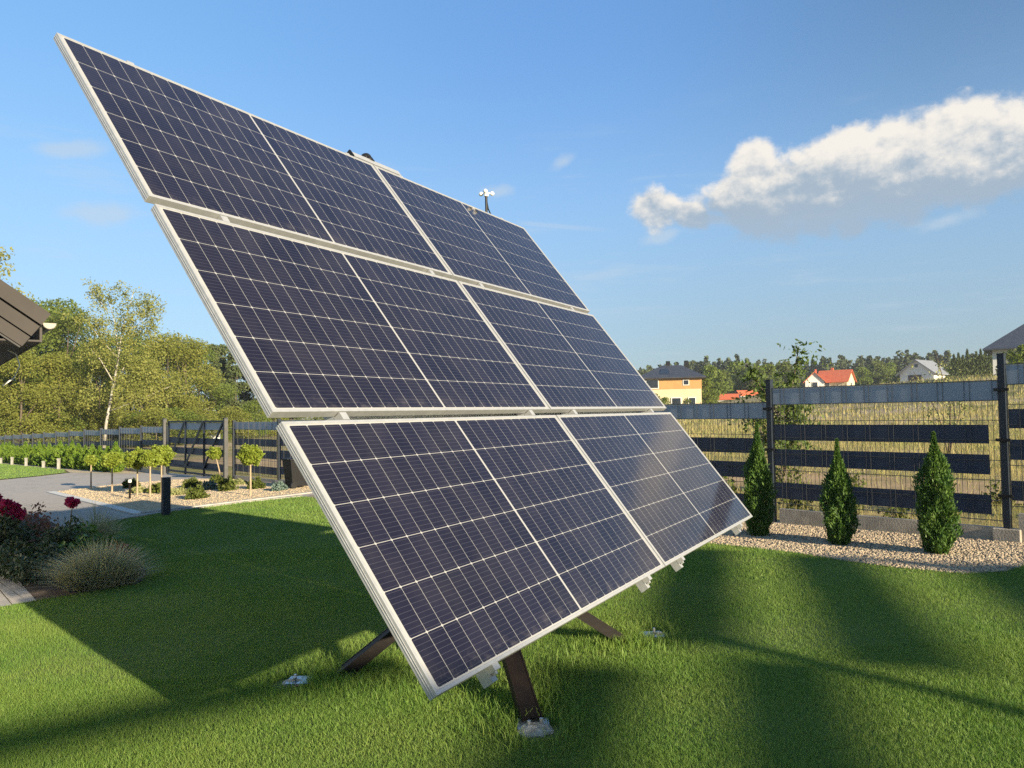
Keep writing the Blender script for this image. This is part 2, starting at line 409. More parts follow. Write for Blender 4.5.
def sheet(name, tn, m, dz, kind='structure'):
    b = MB(); vs = [F(t, n, dz) for t, n in tn]
    b.add(vs, [tuple(range(len(vs)))])
    o = b.build(name, m)
    bm_fix(o)
    if kind: o['kind'] = kind
    return o
def bm_fix(o):
    me = o.data
    if len(me.polygons) and me.polygons[0].normal.z < 0: me.flip_normals()
def curb(name, pts, w=.06, h=.05, m=None, up=.0):
    b = MB()
    for (a, c) in zip(pts[:-1], pts[1:]):
        p, q = Vector(F(*a)), Vector(F(*c)); d = (q - p).normalized() * w * .45
        b.bar(p - d + Vector((0, 0, up)), q + d + Vector((0, 0, up)), w, h)
    o = b.build(name, m or M['kerb']); o['kind'] = 'structure'; return o

EDGE = [(11.40, 5.75), (11.46, 5.2), (11.72, 4.59), (11.92, 3.94), (12.02, 2.61), (11.9, 1.45)]
GRAVEL_EDGE = [(-.62, .25), (-.46, .92), (-.36, 1.52), (-.12, 1.78), (.39, 1.83), (.83, 1.79), (1.36, 1.68), (1.78, 1.67), (2.23, 1.68), (6, 1.55), (11.9, 1.45)]
LAWN = [(-14, .25)] + GRAVEL_EDGE[:-1] + EDGE[::-1] + [(7.2, 5.92), (6.2, 6.1), (5.68, 6.34), (5.70, 7.38), (5.5, 16), (-14, 16)]
sheet('lawn', LAWN, M['lawn'], .010)
sheet('driveway', [(11.3, .0), (12.3, .02), (30, -.4), (30.0, 1.6), (29.2, 2.6), (28.6, 4.2), (28.4, 14), (9, 14), (8.8, 7.6), (11.35, 5.8), (11.9, 3.9), (12.0, 2.6), (11.8, 1.3)], M['paver'], .004)
ISLAND = [(12.38, 4.25), (12.55, .15), (19.3, .12), (20.6, .8), (20.9, 2.0), (20.6, 3.3), (20.1, 4.05)]
sheet('gravel_island', ISLAND, M['sand_bed'], .012)
BED1 = [(-.62, .12)] + GRAVEL_EDGE + [(11.9, .12)]
sheet('gravel_bed', BED1, M['gravel_bed'], .014)
sheet('flower_bed', [(11.40, 5.75), (7.2, 5.95), (6.2, 6.12), (5.68, 6.36), (5.72, 7.20), (8.64, 7.0), (12.5, 6.7), (16.5, 6.2), (16.3, 5.7), (13, 5.65)], M['soil'], .014)
sheet('paved_edging', [(5.71, 7.20), (8.64, 7.0), (12.5, 6.7), (12.6, 6.95), (8.7, 7.22), (5.71, 7.38)], M['paver'], .018)
sheet('garden_path', [(5.71, 7.385), (8.7, 7.23), (12.6, 6.96), (13.5, 12), (5.6, 12)], M['kerb'], .016)
sheet('far_lawn', [(29.3, 2.9), (29.1, 4.0), (28.6, 5.2), (28.5, 16), (62, 16), (62, .95), (33, .95), (30.4, 1.5)], M['lawn_far'], .012)
sheet('hedge_bed', [(25.6, -.1), (25.6, .5), (30.2, 1.4), (33, .94), (62, .94), (62, -.1)], M['sand_bed'], .008)
sheet('dirt_track', [(-9, -3.2), (2, -2.9), (14, -3.4), (26, -2.6), (34, -3), (34, -17), (24, -15), (14, -8), (2, -5.6), (-9, -6.2)], M['dirt'], .003)
curb('driveway_kerb', EDGE, .07, .07)
curb('island_kerb', [(20.1, 4.1), (12.36, 4.36)], .20, .05, M['kerb_white'])
curb('island_end_kerb', [(12.30, 4.28), (12.48, .15)], .09, .06)
curb('bed_kerb', [(11.4, 5.72), (13, 5.62), (16.4, 5.66)], .07, .06)

# ------------------------------------------------------------------ lawn grass, real blades
def in_poly(p, poly):
    x, y = p[:, 0], p[:, 1]; ins = np.zeros(len(p), bool); n = len(poly)
    for i in range(n):
        x0, y0 = poly[i]; x1, y1 = poly[(i + 1) % n]
        c = ((y0 > y) != (y1 > y)) & (x < (x1 - x0) * (y - y0) / (y1 - y0 + 1e-12) + x0)
        ins ^= c
    return ins
def blades(p, h, w, lean, seg=2, zoff=.004):
    n = len(p); a = rng.uniform(0, 2 * np.pi, n); d = np.stack([np.cos(a), np.sin(a), np.zeros(n)], 1)
    a2 = rng.uniform(0, 2 * np.pi, n); l = np.stack([np.cos(a2), np.sin(a2), np.zeros(n)], 1) * (lean * rng.uniform(.2, 1.2, n) * h)[:, None]
    base = np.stack([p[:, 0], p[:, 1], gz(p[:, 0]) + zoff], 1); upv = np.zeros((n, 3)); upv[:, 2] = h
    dw = d * (w / 2)[:, None]
    if seg == 1:
        v = np.stack([base - dw, base + dw, base + l + upv], 1).reshape(-1, 3)
        return v, np.arange(3 * n).reshape(n, 3)
    mid = base + l * .3 + upv * .58
    v = np.stack([base - dw, base + dw, mid + dw * .8, mid - dw * .8, base + l + upv], 1).reshape(-1, 3)
    k = np.arange(n)[:, None] * 5
    return v, np.concatenate([k + np.array([[0, 1, 2]]), k + np.array([[0, 2, 3]]), k + np.array([[3, 2, 4]])], 0)
def join(parts):
    vs, fs, k = [], [], 0
    for v, f in parts: vs.append(v); fs.append(f + k); k += len(v)
    return np.concatenate(vs), np.concatenate(fs)
def scatter(x0, x1, y0, y1, dens, poly, wedge=True):
    n = int((x1 - x0) * (y1 - y0) * dens)
    p = np.stack([rng.uniform(x0, x1, n), rng.uniform(y0, y1, n)], 1)
    if wedge: p = p[np.abs(p[:, 0]) < .72 * p[:, 1] + 1.2]
    return p[in_poly(p, poly)] if poly is not None else p
lawn_xy = [TN(*q) for q in LAWN]
FEET = ((.10, 3.60), (-1.285, 4.41), (.905, 5.01))
parts = []
for (y0, y1, dens, hm, wm, sg) in ((2.3, 3.4, 44000, .023, .0022, 2), (3.4, 4.6, 33000, .023, .0025, 2), (4.6, 6.4, 18000, .025, .0035, 1), (6.4, 9, 9000, .028, .0062, 1), (9, 16.5, 2400, .034, .010, 1)):
    p = scatter(-.75 * y1 - 1.2, .75 * y1 + 1.2, y0, y1, dens, lawn_xy)
    for (fx, fy) in FEET: p = p[np.hypot(p[:, 0] - fx, p[:, 1] - fy) > .105]
    patch = .8 + .4 * (np.sin(p[:, 0] * 2.1 + 1.3 * np.sin(p[:, 1] * 1.7)) * np.sin(p[:, 1] * 2.6 + p[:, 0]) * .5 + .5)
    parts.append(blades(p, hm * patch * rng.uniform(.55, 1.4, len(p)), wm * rng.uniform(.7, 1.3, len(p)), .75, sg))
# longer tufts left round the tracker's legs
for (fx, fy, rr) in ((.09, 3.66, .22), (-1.2, 4.42, .3), (.88, 4.97, .25), (.0, 4.2, .5), (-.7, 4.6, .4), (-.98, 4.52, .22), (-1.08, 4.47, .16), (.62, 4.92, .25), (.75, 4.95, .16), (.05, 3.95, .18)):
    p = rng.normal((fx, fy), rr * .6, (900, 2))
    for (ax, ay) in FEET: p = p[np.hypot(p[:, 0] - ax, p[:, 1] - ay) > .10]
    parts.append(blades(p, rng.uniform(.04, .085, len(p)), np.full(len(p), .0038), .6, 2))
v, f = join(parts)
tag(link('lawn_grass', npmesh('lawn_grass', v, f), M['blade']), 'short green mown grass around the solar tracker', 'grass', None, 'stuff')
far_xy = [TN(*q) for q in [(29.3, 2.9), (29.1, 4.0), (28.6, 5.2), (28.5, 16), (62, 16), (62, .95), (33, .95), (30.4, 1.5)]]
p = scatter(-45, -14, 24, 56, 130, far_xy)
v, f = blades(p, rng.uniform(.03, .06, len(p)), np.full(len(p), .03), .7, 1)
tag(link('far_lawn_grass', npmesh('far_lawn_grass', v, f), M['blade']), 'sunlit mown grass of the lawn beyond the driveway', 'grass', None, 'stuff')
# dry field grass beyond the fence
parts = []
for (y0, y1, dens, h0, h1, w) in ((6, 14, 300, .05, .24, .007), (14, 26, 100, .08, .30, .013), (26, 50, 26, .12, .35, .03), (50, 110, 5, .18, .45, .07)):
    p = scatter(0, .95 * y1, y0, y1, dens, None)
    q = (p - P1) @ FN; p = p[(q < -.25)]; q = (p - P1) @ FN; p = p[(q > -3.0) | (q < -5.8) | (rng.uniform(0, 1, len(p)) < .12)]
    cl = np.sin(p[:, 0] * .9 + 2 * np.sin(p[:, 1] * .31)) * np.sin(p[:, 1] * .63 + p[:, 0] * .35)
    p = p[rng.uniform(-1, 1, len(p)) < cl + .35]
    parts.append(blades(p, rng.uniform(h0, h1, len(p)), w * rng.uniform(.6, 1.3, len(p)), .55, 1))
v, f = join(parts)
tag(link('dry_grass', npmesh('dry_grass', v, f), M['dry']), 'dry yellow grass of the open field behind the fence', 'grass', None, 'stuff')

# ------------------------------------------------------------------ gravel stones
_t = (1 + 5 ** .5) / 2
ICO_V = np.array([(-1, _t, 0), (1, _t, 0), (-1, -_t, 0), (1, -_t, 0), (0, -1, _t), (0, 1, _t), (0, -1, -_t), (0, 1, -_t), (_t, 0, -1), (_t, 0, 1), (-_t, 0, -1), (-_t, 0, 1)]) / math.sqrt(1 + _t * _t)
ICO_F = np.array([(0, 11, 5), (0, 5, 1), (0, 1, 7), (0, 7, 10), (0, 10, 11), (1, 5, 9), (5, 11, 4), (11, 10, 2), (10, 7, 6), (7, 1, 8), (3, 9, 4), (3, 4, 2), (3, 2, 6), (3, 6, 8), (3, 8, 9), (4, 9, 5), (2, 4, 11), (6, 2, 10), (8, 6, 7), (9, 8, 1)])
def stones(p, s, zoff):
    n = len(p)
    A = rng.normal(size=(n, 3, 3)); Q, _ = np.linalg.qr(A)
    sc = s[:, None] * rng.uniform(.55, 1.1, (n, 3))
    v = ICO_V[None] * (1 + rng.uniform(-.18, .18, (n, 12, 1))) * sc[:, None]
    v = np.einsum('nij,nkj->nki', Q, v)
    v[:, :, 2] *= .8
    v += np.stack([p[:, 0], p[:, 1], gz(p[:, 0]) + zoff], 1)[:, None]
    return v.reshape(-1, 3), (ICO_F[None] + (np.arange(n) * 12)[:, None, None]).reshape(-1, 3)
bed_xy = [TN(*q) for q in BED1]
p = np.concatenate([scatter(1.5, 6, 5.5, 10.6, 2700, bed_xy, False), scatter(-4, 1.6, 9.5, 17, 250, bed_xy, False)])
v, f = stones(p, rng.uniform(.008, .018, len(p)), .017)
tag(link('gravel', npmesh('gravel', v, f), M['gravel']), 'loose brown and cream gravel in the bed along the fence', 'gravel', None, 'stuff')
isl_xy = [TN(*q) for q in ISLAND]
p = scatter(-13, -2, 13, 26, 320, isl_xy, False)
v, f = stones(p, rng.uniform(.007, .017, len(p)), .012)
tag(link('island_gravel', npmesh('island_gravel', v, f), M['sand_gravel']), 'beige gravel covering the planted island by the driveway', 'gravel', None, 'stuff')

# ------------------------------------------------------------------ solar tracker
UU = Vector((.4961, .8683, 0)).normalized()
NN = Vector((.684, -.391, .616)); NN = (NN - UU * NN.dot(UU)).normalized()
VV = NN.cross(UU) * -1                        # down the slope
if VV.z > 0: VV = -VV
TL = Vector((-1.954, 3.264, 3.185))
MW, MH, GU, GV = 2.098, 1.038, .015, .043
ROWSHIFT = (-.006, .0, .012)
tracker = thing('solar_tracker', 'large tilted solar tracker with six dark panels on the lawn', 'solar tracker', (-.16, 4.69, 0))
base_inv = Matrix.Translation(Vector(tracker.location)).inverted()
def plane_pt(u, v, d=0.): return TL + UU * u + VV * v + NN * d
def local(o, u, v, d=0.):
    """place a part whose mesh is drawn in panel axes (x along U, y up the slope, z out of the glass)"""
    mw = Matrix.Translation(plane_pt(u, v, d)) @ Matrix(((UU.x, -VV.x, NN.x, 0), (UU.y, -VV.y, NN.y, 0), (UU.z, -VV.z, NN.z, 0), (0, 0, 0, 1)))
    o.matrix_basis = base_inv @ mw
fr = MB(); L = .0115; T = .035
for (c, s) in (((MW / 2, -L / 2), (MW, L)), ((MW / 2, -MH + L / 2), (MW, L)), ((L / 2, -MH / 2), (L, MH - 2 * L)), ((MW - L / 2, -MH / 2), (L, MH - 2 * L))):
    fr.box((c[0], c[1], -T / 2), (s[0], s[1], T))
for sx in (0, 1):                             # return flanges and side grooves
    x = sx * MW
    fr.box((abs(x - .016), -MH / 2, -T + .001), (.030, MH - .004, .002))
    fr.box((x + (-.0008 if sx == 0 else .0008), -MH / 2, -T * .62), (.0016, MH, .004))
    fr.box((x + (-.0008 if sx == 0 else .0008), -MH / 2, -T * .36), (.0016, MH, .003))
for k in range(6):
    r, c = divmod(k, 2)
    if k == 0:
        frame = fr.build('solar_module', M['alu'], tracker, bevel=.0012)
        glass = MB().box((MW / 2, -MH / 2, -.0045), (MW - 2 * L + .001, MH - 2 * L + .001, .005)).build('glass', M['pv'], frame)
        back = MB().box((MW / 2, -MH / 2, -.0085), (MW - 2 * L, MH - 2 * L, .002)).build('backsheet', M['white_paint'], frame)
        for q in (.35, 1.047, 1.74): MB().box((q, -MH / 2, -.018), (.07, .05, .016)).build('junction_box', M['black'], frame)
        mod = frame
    else: mod = copy_tree(frame, tracker)
    local(mod, c * (MW + GU) + ROWSHIFT[r], r * (MH + GV))
PW, PH = 2 * MW + GU, 3 * MH + 2 * GV
RAILS = (.36, 1.87, 2.43, 3.84)
for i, u in enumerate(RAILS):
    b = MB()
    y0, y1 = .02, -PH - .048
    b.box((0, (y0 + y1) / 2, -T - .024), (.004, y0 - y1, .044)); b.box((-.030, (y0 + y1) / 2, -T - .024), (.004, y0 - y1, .044))
    b.box((-.015, (y0 + y1) / 2, -T - .0035), (.026, y0 - y1, .005)); b.box((-.015, (y0 + y1) / 2, -T - .044), (.026, y0 - y1, .004))
    rail = b.build('rail', M['alu'], tracker); local(rail, u, 0)
    for r in range(4):                        # clamps between the rows and at both ends
        yy = {0: .006, 3: -PH - .010}.get(r, -(r * (MH + GV) - GV / 2))
        cb = MB().box((-.015, yy, -T / 2 - .003), (.036, .024 if r in (0, 3) else GV - .008, T + .002))
        if r == 3: cb.tube([(-.015, yy - .016, -T + .005), (-.015, yy - .016, -T + .02)], .008, 6)
        cb.build('clamp', M['alu'], rail)
for v in (.50, 1.020, 2.100):                   # purlins along the array, behind the rails
    b = MB().box((PW / 2, -v, -T - .046 - .042), (PW * .80, .075, .08))
    local(b.build('purlin', M['galv'], tracker), 0, 0)
b = MB()
for u in (1.5, 2.72): b.box((u, -PH / 2, -T - .089 - .045), (.08, PH * .72, .09))
local(b.build('support_beam', M['brown_steel'], tracker), 0, 0)
hub = Vector((-.16, 4.69, 0)); headp = plane_pt(PW / 2, PH / 2, -.34)
def trk(b, name, m, **k):
    o = b.build(name, m, tracker, **k); o.location = -Vector(tracker.location); return o
trk(MB().tube([hub + Vector((0, 0, -.1)), Vector((hub.x, hub.y, headp.z - .12))], .085, 20), 'pole', M['brown_steel'], smooth=False)
b = MB().tube([headp - UU * .75, headp + UU * .75], .06, 16).bar(Vector((hub.x, hub.y, headp.z - .14)), headp, .18, .16)
for s in (-.61, .61): b.bar(headp + UU * s, plane_pt(PW / 2 + s, PH / 2, -.15), .09, .02, up=UU)
trk(b, 'tilt_head', M['brown_steel'])
act = MB().tube([Vector((hub.x, hub.y, .95)) - NN.cross(UU) * 0 + Vector((-.1, .06, 0)), plane_pt(PW / 2, PH * .78, -.16)], .028, 12)
trk(act, 'actuator', M['galv'])
for (fx, fy) in ((.075, 3.66), (-1.235, 4.425), (.875, 4.985), (-.40, 5.74)):
    sunk = fx != .075
    foot = Vector((fx, fy, float(gz(fx)) + .035)); top = Vector((hub.x, hub.y, .50))
    if sunk: foot.z -= .135; top.z = .66
    d = (top - foot).normalized(); side = d.cross(Vector((0, 0, 1))).normalized(); nrm = side.cross(d)
    b = MB()
    a0, a1 = foot + d * .02, top - d * .06
    b.bar(a0, a1, .082, .010, up=nrm)                                   # web of the channel
    for s in (-1, 1): b.bar(a0 + side * .045 * s - nrm * .024, a1 + side * .045 * s - nrm * .024, .008, .064, up=nrm)
    leg = trk(b, 'leg', M['brown_steel'])
    if sunk: foot.z += .135
    pb = MB(); pb.box(foot + Vector((0, 0, -.012)), (.15, .13, .010)).tube([foot + side * .03 - d * .04 + Vector((0, 0, -.02)), foot + side * .03 - d * .04 + Vector((0, 0, .045))], .009, 6)
    pb.tube([foot - side * .03 - d * .04 + Vector((0, 0, -.02)), foot - side * .03 - d * .04 + Vector((0, 0, .04))], .009, 6)
    fo = pb.build('base_plate', M['galv'], leg)
    b = MB()
    random.seed(int(fx * 100) + 9)
    rf_ = .078 if fx == .075 else .058
    b.ball(foot + Vector((-d.x * .05, -d.y * .05, -.022)), rf_, 22, (1.1, .9, .36), .07)
    trk(b, 'footing', M['footing'], smooth=False)
# light sensor with its short rail on the top edge
sr = MB().box((2.17, .040, -.012), (.50, .045, .022)).build('sensor_rail', M['alu'], tracker); local(sr, 0, 0)
b = MB().box((1.915, .042, -.012), (.014, .055, .03)).build('end_cap', M['black'], sr)
b = MB().ball((2.13, .105, -.03), .040, 14).tube([(2.13, .05, -.05), (2.13, .105, -.03)], .030, 12).box((2.13, .075, -.012), (.05, .04, .03))
local(b.build('light_sensor', M['black'], tracker, smooth=True), 0, 0)
# anemometer
ap = plane_pt(3.62, .01, -.06); am = ap + Vector((0, 0, .20))
wm = trk(MB().tube([ap - Vector((0, 0, .15)), am], .011, 10), 'anemometer_mast', M['black'])
b = MB().tube([am, am + Vector((0, 0, .035))], .018, 10)
wmloc = []
for k in range(3):
    a = R(25 + 120 * k); e = am + Vector((math.cos(a) * .045, math.sin(a) * .045, .03)); b.tube([am + Vector((0, 0, .03)), e], .005, 6)
b.build('cup_arms', M['white_paint'], wm)
for k in range(3):
    a = R(25 + 120 * k); e = am + Vector((math.cos(a) * .055, math.sin(a) * .055, .03))
    MB().ball(e, .019, 10, (1, 1, 1)).build('wind_cup', M['white_paint'], wm, smooth=True)
b = MB().tube([am - Vector((0, 0, .02)), ap + UU * .03 + Vector((0, 0, .10)), ap + UU * .07 + Vector((0, 0, .06)), ap + UU * .10 - NN * .03, ap + UU * .11 - NN * .06 + VV * .1], .006, 6)
b.build('cable', M['black'], wm)

# ------------------------------------------------------------------ panel fence
def fence_top(t):
    return float(np.interp(t, [-11, -1.25, 1.25, 3.75, 6.25, 9, 20, 32, 50, 70], [2.55, 1.90, 1.745, 1.575, 1.50, 1.46, 1.32, 1.05, .62, .15]))
FV, FNV = Vector((FD[0], FD[1], 0)), Vector((FN[0], FN[1], 0))
def fpt(t, n, z): x, y = TN(t, n); return Vector((x, y, z))
STRIPS = ((.0, .205), (.445, .635), (.745, .945), (1.15, 1.345))
def fence(t0, t1, label, detail, step=2.5):
    root = thing('panel_fence', label, 'fence', (*TN(t0, 0), float(gz(TN(t0, 0)[0]))))
    inv = -Vector(root.location)
    def P(b, name, m, parent=None, **k):
        o = b.build(name, m, parent or root, **k)
        if parent is None: o.location = inv
        return o
    n = int(round((t1 - t0) / step)); near = detail
    for i in range(n + 1):
        t = t0 + i * step
        zt = max(fence_top(t + step / 2) if i < n else -9, fence_top(t - step / 2) if i > 0 else -9) + (.10 if detail else .04)
        zg = float(gz(TN(t, 0)[0]))
        b = MB(); c = fpt(t, 0, (zt + zg) / 2); b.box(c, (.06, .075, zt - zg), FV, FNV)
        b.box(fpt(t, 0, zt + .004), (.066, .082, .012), FV, FNV)
        po = P(b, 'post', M['post'])
        if near:
            for z in (zt - .35, zt - .85, zt - 1.4): MB().box(fpt(t, .045, z), (.13, .02, .03), FV, FNV).build('clip', M['black'], po)
        if i == n: break
        tc_ = t + step / 2; top = fence_top(tc_); bot = top - 1.43
        # base board: gravel board with a connector block at the post
        zg2 = float(gz(TN(t + step, 0)[0])); zb = bot - .035
        b = MB()
        b.add([fpt(t + .12, .03, zg - .05), fpt(t + step - .1, .03, zg2 - .05), fpt(t + step - .1, -.03, zg2 - .05), fpt(t + .12, -.03, zg - .05),
               fpt(t + .12, .03, zb), fpt(t + step - .1, .03, zb), fpt(t + step - .1, -.03, zb), fpt(t + .12, -.03, zb)],
              [(0, 1, 2, 3), (4, 5, 6, 7), (0, 1, 5, 4), (1, 2, 6, 5), (2, 3, 7, 6), (3, 0, 4, 7)])
        P(b, 'base_board', M['concrete'])
        b = MB(); b.box(fpt(t, .008, (zb - .004 + zg) / 2 - .02), (.24, .13, zb - zg + .04), FV, FNV)
        P(b, 'base_block', M['concrete'], bevel=.008)
        w = MB(); nw = 49 if near else 24; r = .0018 if near else .003
        for k in range(nw):
            tt = t + .04 + (step - .08) * k / (nw - 1)
            front = (k % 5) in (0, 1) if near else (k % 3 == 0)
            off = .010 if front else -.010
            w.box(fpt(tt, off, (top + .025 + bot) / 2), (2 * r, 2 * r, top + .025 - bot), FV, FNV)
        z = bot + .03
        while z < top:
            for off in (-.007, .007): w.box(fpt(tc_, off, z), (step - .06, .006, .006), FV, FNV)
            z += .2
        mesh_p = P(w, 'mesh_panel', M['wire'])
        for k, (a, c) in enumerate(STRIPS):
            sb = MB(); ins = .02 if k == 0 else .07
            sb.box(fpt(tc_ + (.045 if k else 0), 0, top - (a + c) / 2), (step - .04 - 2 * ins, .0025, c - a), FV, FNV)
            sb.build('privacy_strip', M['strip_grey'] if k == 0 else M['strip_dark'], mesh_p)
    return root
fence(-7.5, 7.5, 'anthracite mesh fence with woven privacy strips behind the three arborvitae', True)
fence(7.55, 18.55, 'strip panel fence standing to the right of the sliding gate', False, 2.75)
fence(24.0, 61.5, 'long grey strip fence running behind the far thuja hedge', False)

# sliding gate between two light posts
def gate():
    t0, t1 = 18.95, 23.45; root = thing('sliding_gate', 'dark sliding gate with diagonal braces across the driveway', 'gate', (*TN(t0, 0), float(gz(TN(t0, 0)[0]))))
    inv = -Vector(root.location); top = fence_top(20) + .06; bot = top - 1.62; n = .10
    def P(b, name, m):
        o = b.build(name, m, root); o.location = inv; return o
    b = MB()
    for z in (top, bot + .06, bot + .22): b.bar(fpt(t0, n, z), fpt(t1, n, z), .05, .055)
    ts = [t0 + (t1 - t0) * k / 3 for k in range(4)]
    for t in ts: b.bar(fpt(t, n, bot), fpt(t, n, top), .05, .05)
    P(b, 'gate_frame', M['post'])
    for k in range(3):
        P(MB().bar(fpt(ts[k + 1], n + .03, bot + .22), fpt(ts[k], n + .03, top), .035, .06), 'brace', M['post'])
    for (a, c) in STRIPS:
        P(MB().box(fpt((t0 + t1) / 2, n - .02, top - .04 - (a + c) / 2 * 1.02), (t1 - t0 - .1, .003, c - a), FV, FNV), 'privacy_strip', M['strip_grey'] if a == 0 else M['strip_dark'])
    w = MB()
    for k in range(48): w.box(fpt(t0 + .05 + (t1 - t0 - .1) * k / 47, n - .03, (top + bot) / 2 + .1), (.006, .006, top - bot - .2), FV, FNV)
    P(w, 'wire_mesh', M['wire'])
gate()
for t, lab in ((18.74, 'grey square gate post at the right end of the sliding gate'), (23.64, 'grey square gate post at the left end of the sliding gate')):
    x, y = TN(t, .16); z0 = float(gz(x)); zt = fence_top(20) + .14
    r = thing('gate_post', lab, 'post', (x, y, z0), math.atan2(FD[1], FD[0]))
    MB().box((0, 0, (zt - z0) / 2), (.10, .10, zt - z0)).build('shaft', mat('grey_post_steel', (.060, .060, .058), .6), r)
    MB().box((0, 0, zt - z0 + .012), (.115, .115, .024)).build('cap', M['post'], r)

# ------------------------------------------------------------------ foliage helpers
def leaf_cards(cen, size, up_bias=0., aspect=.6, outward=None, fold=True):
    """rhombus leaves at given centres; random facing"""
    n = len(cen)
    a = rng.normal(size=(n, 3)); a[:, 2] += up_bias
    if outward is not None: a = a * .75 + outward * 1.1
    a /= np.linalg.norm(a, axis=1)[:, None]
    b = np.cross(a, rng.normal(size=(n, 3))); b /= np.linalg.norm(b, axis=1)[:, None]
    s = (size * rng.uniform(.6, 1.35, n))[:, None]
    a, b = a * s * .5, b * s * .5 * aspect
    v = np.stack([cen - a, cen + b - a * .1, cen + a, cen - b - a * .1], 1).reshape(-1, 3)
    return v, np.arange(4 * n).reshape(n, 4)
def in_ball(n, power=.5):
    d = rng.normal(size=(n, 3)); d /= np.linalg.norm(d, axis=1)[:, None]
    return d * (rng.uniform(0, 1, n) ** power)[:, None]
def clumps(n, h0, h1, rx, profile, inner=.35):
    """clump centres and radii filling a crown of the given width profile (q from 0 at its bottom to 1 at its top)"""
    q = rng.uniform(0, 1, n); rad = np.array([profile(k) for k in q]) * rx
    a = rng.uniform(0, 2 * np.pi, n); rr = rad * (inner + (1 - inner) * rng.uniform(0, 1, n) ** .6)
    return np.stack([np.cos(a) * rr, np.sin(a) * rr, h0 + (h1 - h0) * q], 1)
def make_tree(name, label, cat, H, rx, h0, leaf, bark, nclump, nleaf, lsize, crad, profile, group=None, trunk_r=None, bend=.3, limbs=8):
    root = thing(name, label, cat, (0, 0, 0), 0, group)
    c = clumps(nclump, h0, H - crad * .6, rx - crad * .5, profile)
    cr = crad * rng.uniform(.55, 1.25, nclump)
    per = np.maximum(8, (nleaf * cr ** 2 / (cr ** 2).sum()).astype(int))
    pts = np.concatenate([c[i] + in_ball(per[i], .36) * cr[i] * np.array((1, 1, .66)) for i in range(nclump)])
    v, f = leaf_cards(pts, lsize, .35)
    tr = trunk_r or H * .014
    b = MB(); bx, by = random.uniform(-bend, bend), random.uniform(-bend, bend)
    top = H * .86
    path = [(bx * (q ** 2), by * math.sin(q * 2.5), -.15 + top * q) for q in (0, .15, .35, .55, .75, 1)]
    b.tube(path, [tr * 1.25, tr, tr * .85, tr * .62, tr * .38, tr * .12], 8)
    idx = rng.choice(nclump, min(limbs, nclump), replace=False)
    for i in idx:
        e = c[i]; q = max(.12, min(.8, (e[2] - .18 * H) / top * .85)); s = (bx * q * q, by * math.sin(q * 2.5), top * q - .15)
        mid = ((s[0] + e[0]) / 2, (s[1] + e[1]) / 2, s[2] * .55 + e[2] * .45)
        b.tube([s, mid, tuple(e)], [tr * .42, tr * .28, tr * .08], 6)
    b.build('trunk', bark, root, smooth=True)
    link('crown', npmesh('crown', v, f), leaf, root)
    return root
round_p = lambda q: math.sqrt(max(.05, 1 - (2 * q - .85) ** 2 * .95)) if q > .05 else .5
egg_p = lambda q: max(.15, math.sin(math.pi * (q * .85 + .12)) ** .7)
cone_p = lambda q: max(.06, (1 - q) ** .85)

# ------------------------------------------------------------------ wood on the left: single trees
G1 = 'trees of the wood beyond the left fence'
protos = []
for k in range(3): protos.append(make_tree('broadleaf_tree', 'dense green broadleaf tree in the wood beyond the fence', 'tree', 12, 3.9, 1.2, M['leaf_a'], M['bark'], 34, 13000, .20, 1.55, egg_p, G1))
for k in range(2): protos.append(make_tree('broadleaf_tree', 'yellowing broadleaf tree in the wood beyond the fence', 'tree', 11, 3.5, 1.0, M['leaf_b'], M['bark'], 30, 11500, .20, 1.45, egg_p, G1))
for k in range(2): protos.append(make_tree('broadleaf_tree', 'dark olive broadleaf tree in the wood beyond the fence', 'tree', 12.5, 3.6, 1.0, M['leaf_c'], M['bark'], 32, 12000, .20, 1.5, egg_p, G1))
for k in range(2): protos.append(make_tree('conifer_tree', 'dark conifer in the wood behind the yellow trees', 'tree', 13, 2.5, 1.6, M['pine'], M['bark'], 70, 7000, .32, .8, cone_p, G1, limbs=14))
for k in range(2): protos.append(make_tree('thicket_bush', 'bushy thicket at the foot of the wood', 'bush', 4.6, 2.9, .2, (M['leaf_b'], M['leaf_a'])[k], M['bark'], 40, 8000, .18, 1.0, round_p, G1, trunk_r=.07))
used = set()
def plant(proto, x, y, s, rz, sz=None, dz=0.):
    if id(proto) in used: o = copy_tree(proto)
    else: o = proto; used.add(id(proto))
    o.location = G(x, y, dz); o.rotation_euler = (0, 0, rz); o.scale = (s, s, (sz or s))
    return o
def px2x(px, d): return (px - 512) / 762.7 * d
# (picture column, distance, height in m, prototype)
wood = [(-40, 66, 15, 0), (-12, 72, 13, 5), (12, 60, 12.5, 1), (30, 70, 14.2, 2), (52, 74, 15.2, 0), (70, 68, 13.2, 5), (88, 78, 13.2, 6), (128, 80, 12.6, 1), (150, 82, 11.2, 2),
        (168, 74, 10.8, 3), (184, 78, 11.2, 4), (200, 84, 10.9, 2), (212, 90, 11.4, 7), (222, 96, 12.0, 8), (234, 92, 11.2, 7), (246, 100, 12.2, 8), (258, 96, 11.2, 7), (270, 104, 12.2, 8),
        (140, 72, 8.5, 4), (100, 66, 8.0, 3), (60, 60, 8.2, 4), (20, 56, 8.0, 3), (-20, 55, 8.4, 4), (190, 92, 11.8, 6), (110, 88, 13.0, 0), (160, 92, 11.8, 5), (40, 86, 14.2, 6), (5, 84, 15.0, 2),
        (290, 108, 12, 7), (315, 112, 12, 0), (345, 118, 12, 8), (375, 118, 12, 5), (405, 124, 12, 2), (440, 128, 12, 7), (475, 132, 12, 0), (510, 138, 12, 8), (545, 142, 12, 6), (580, 148, 12, 7), (612, 150, 12, 2)]
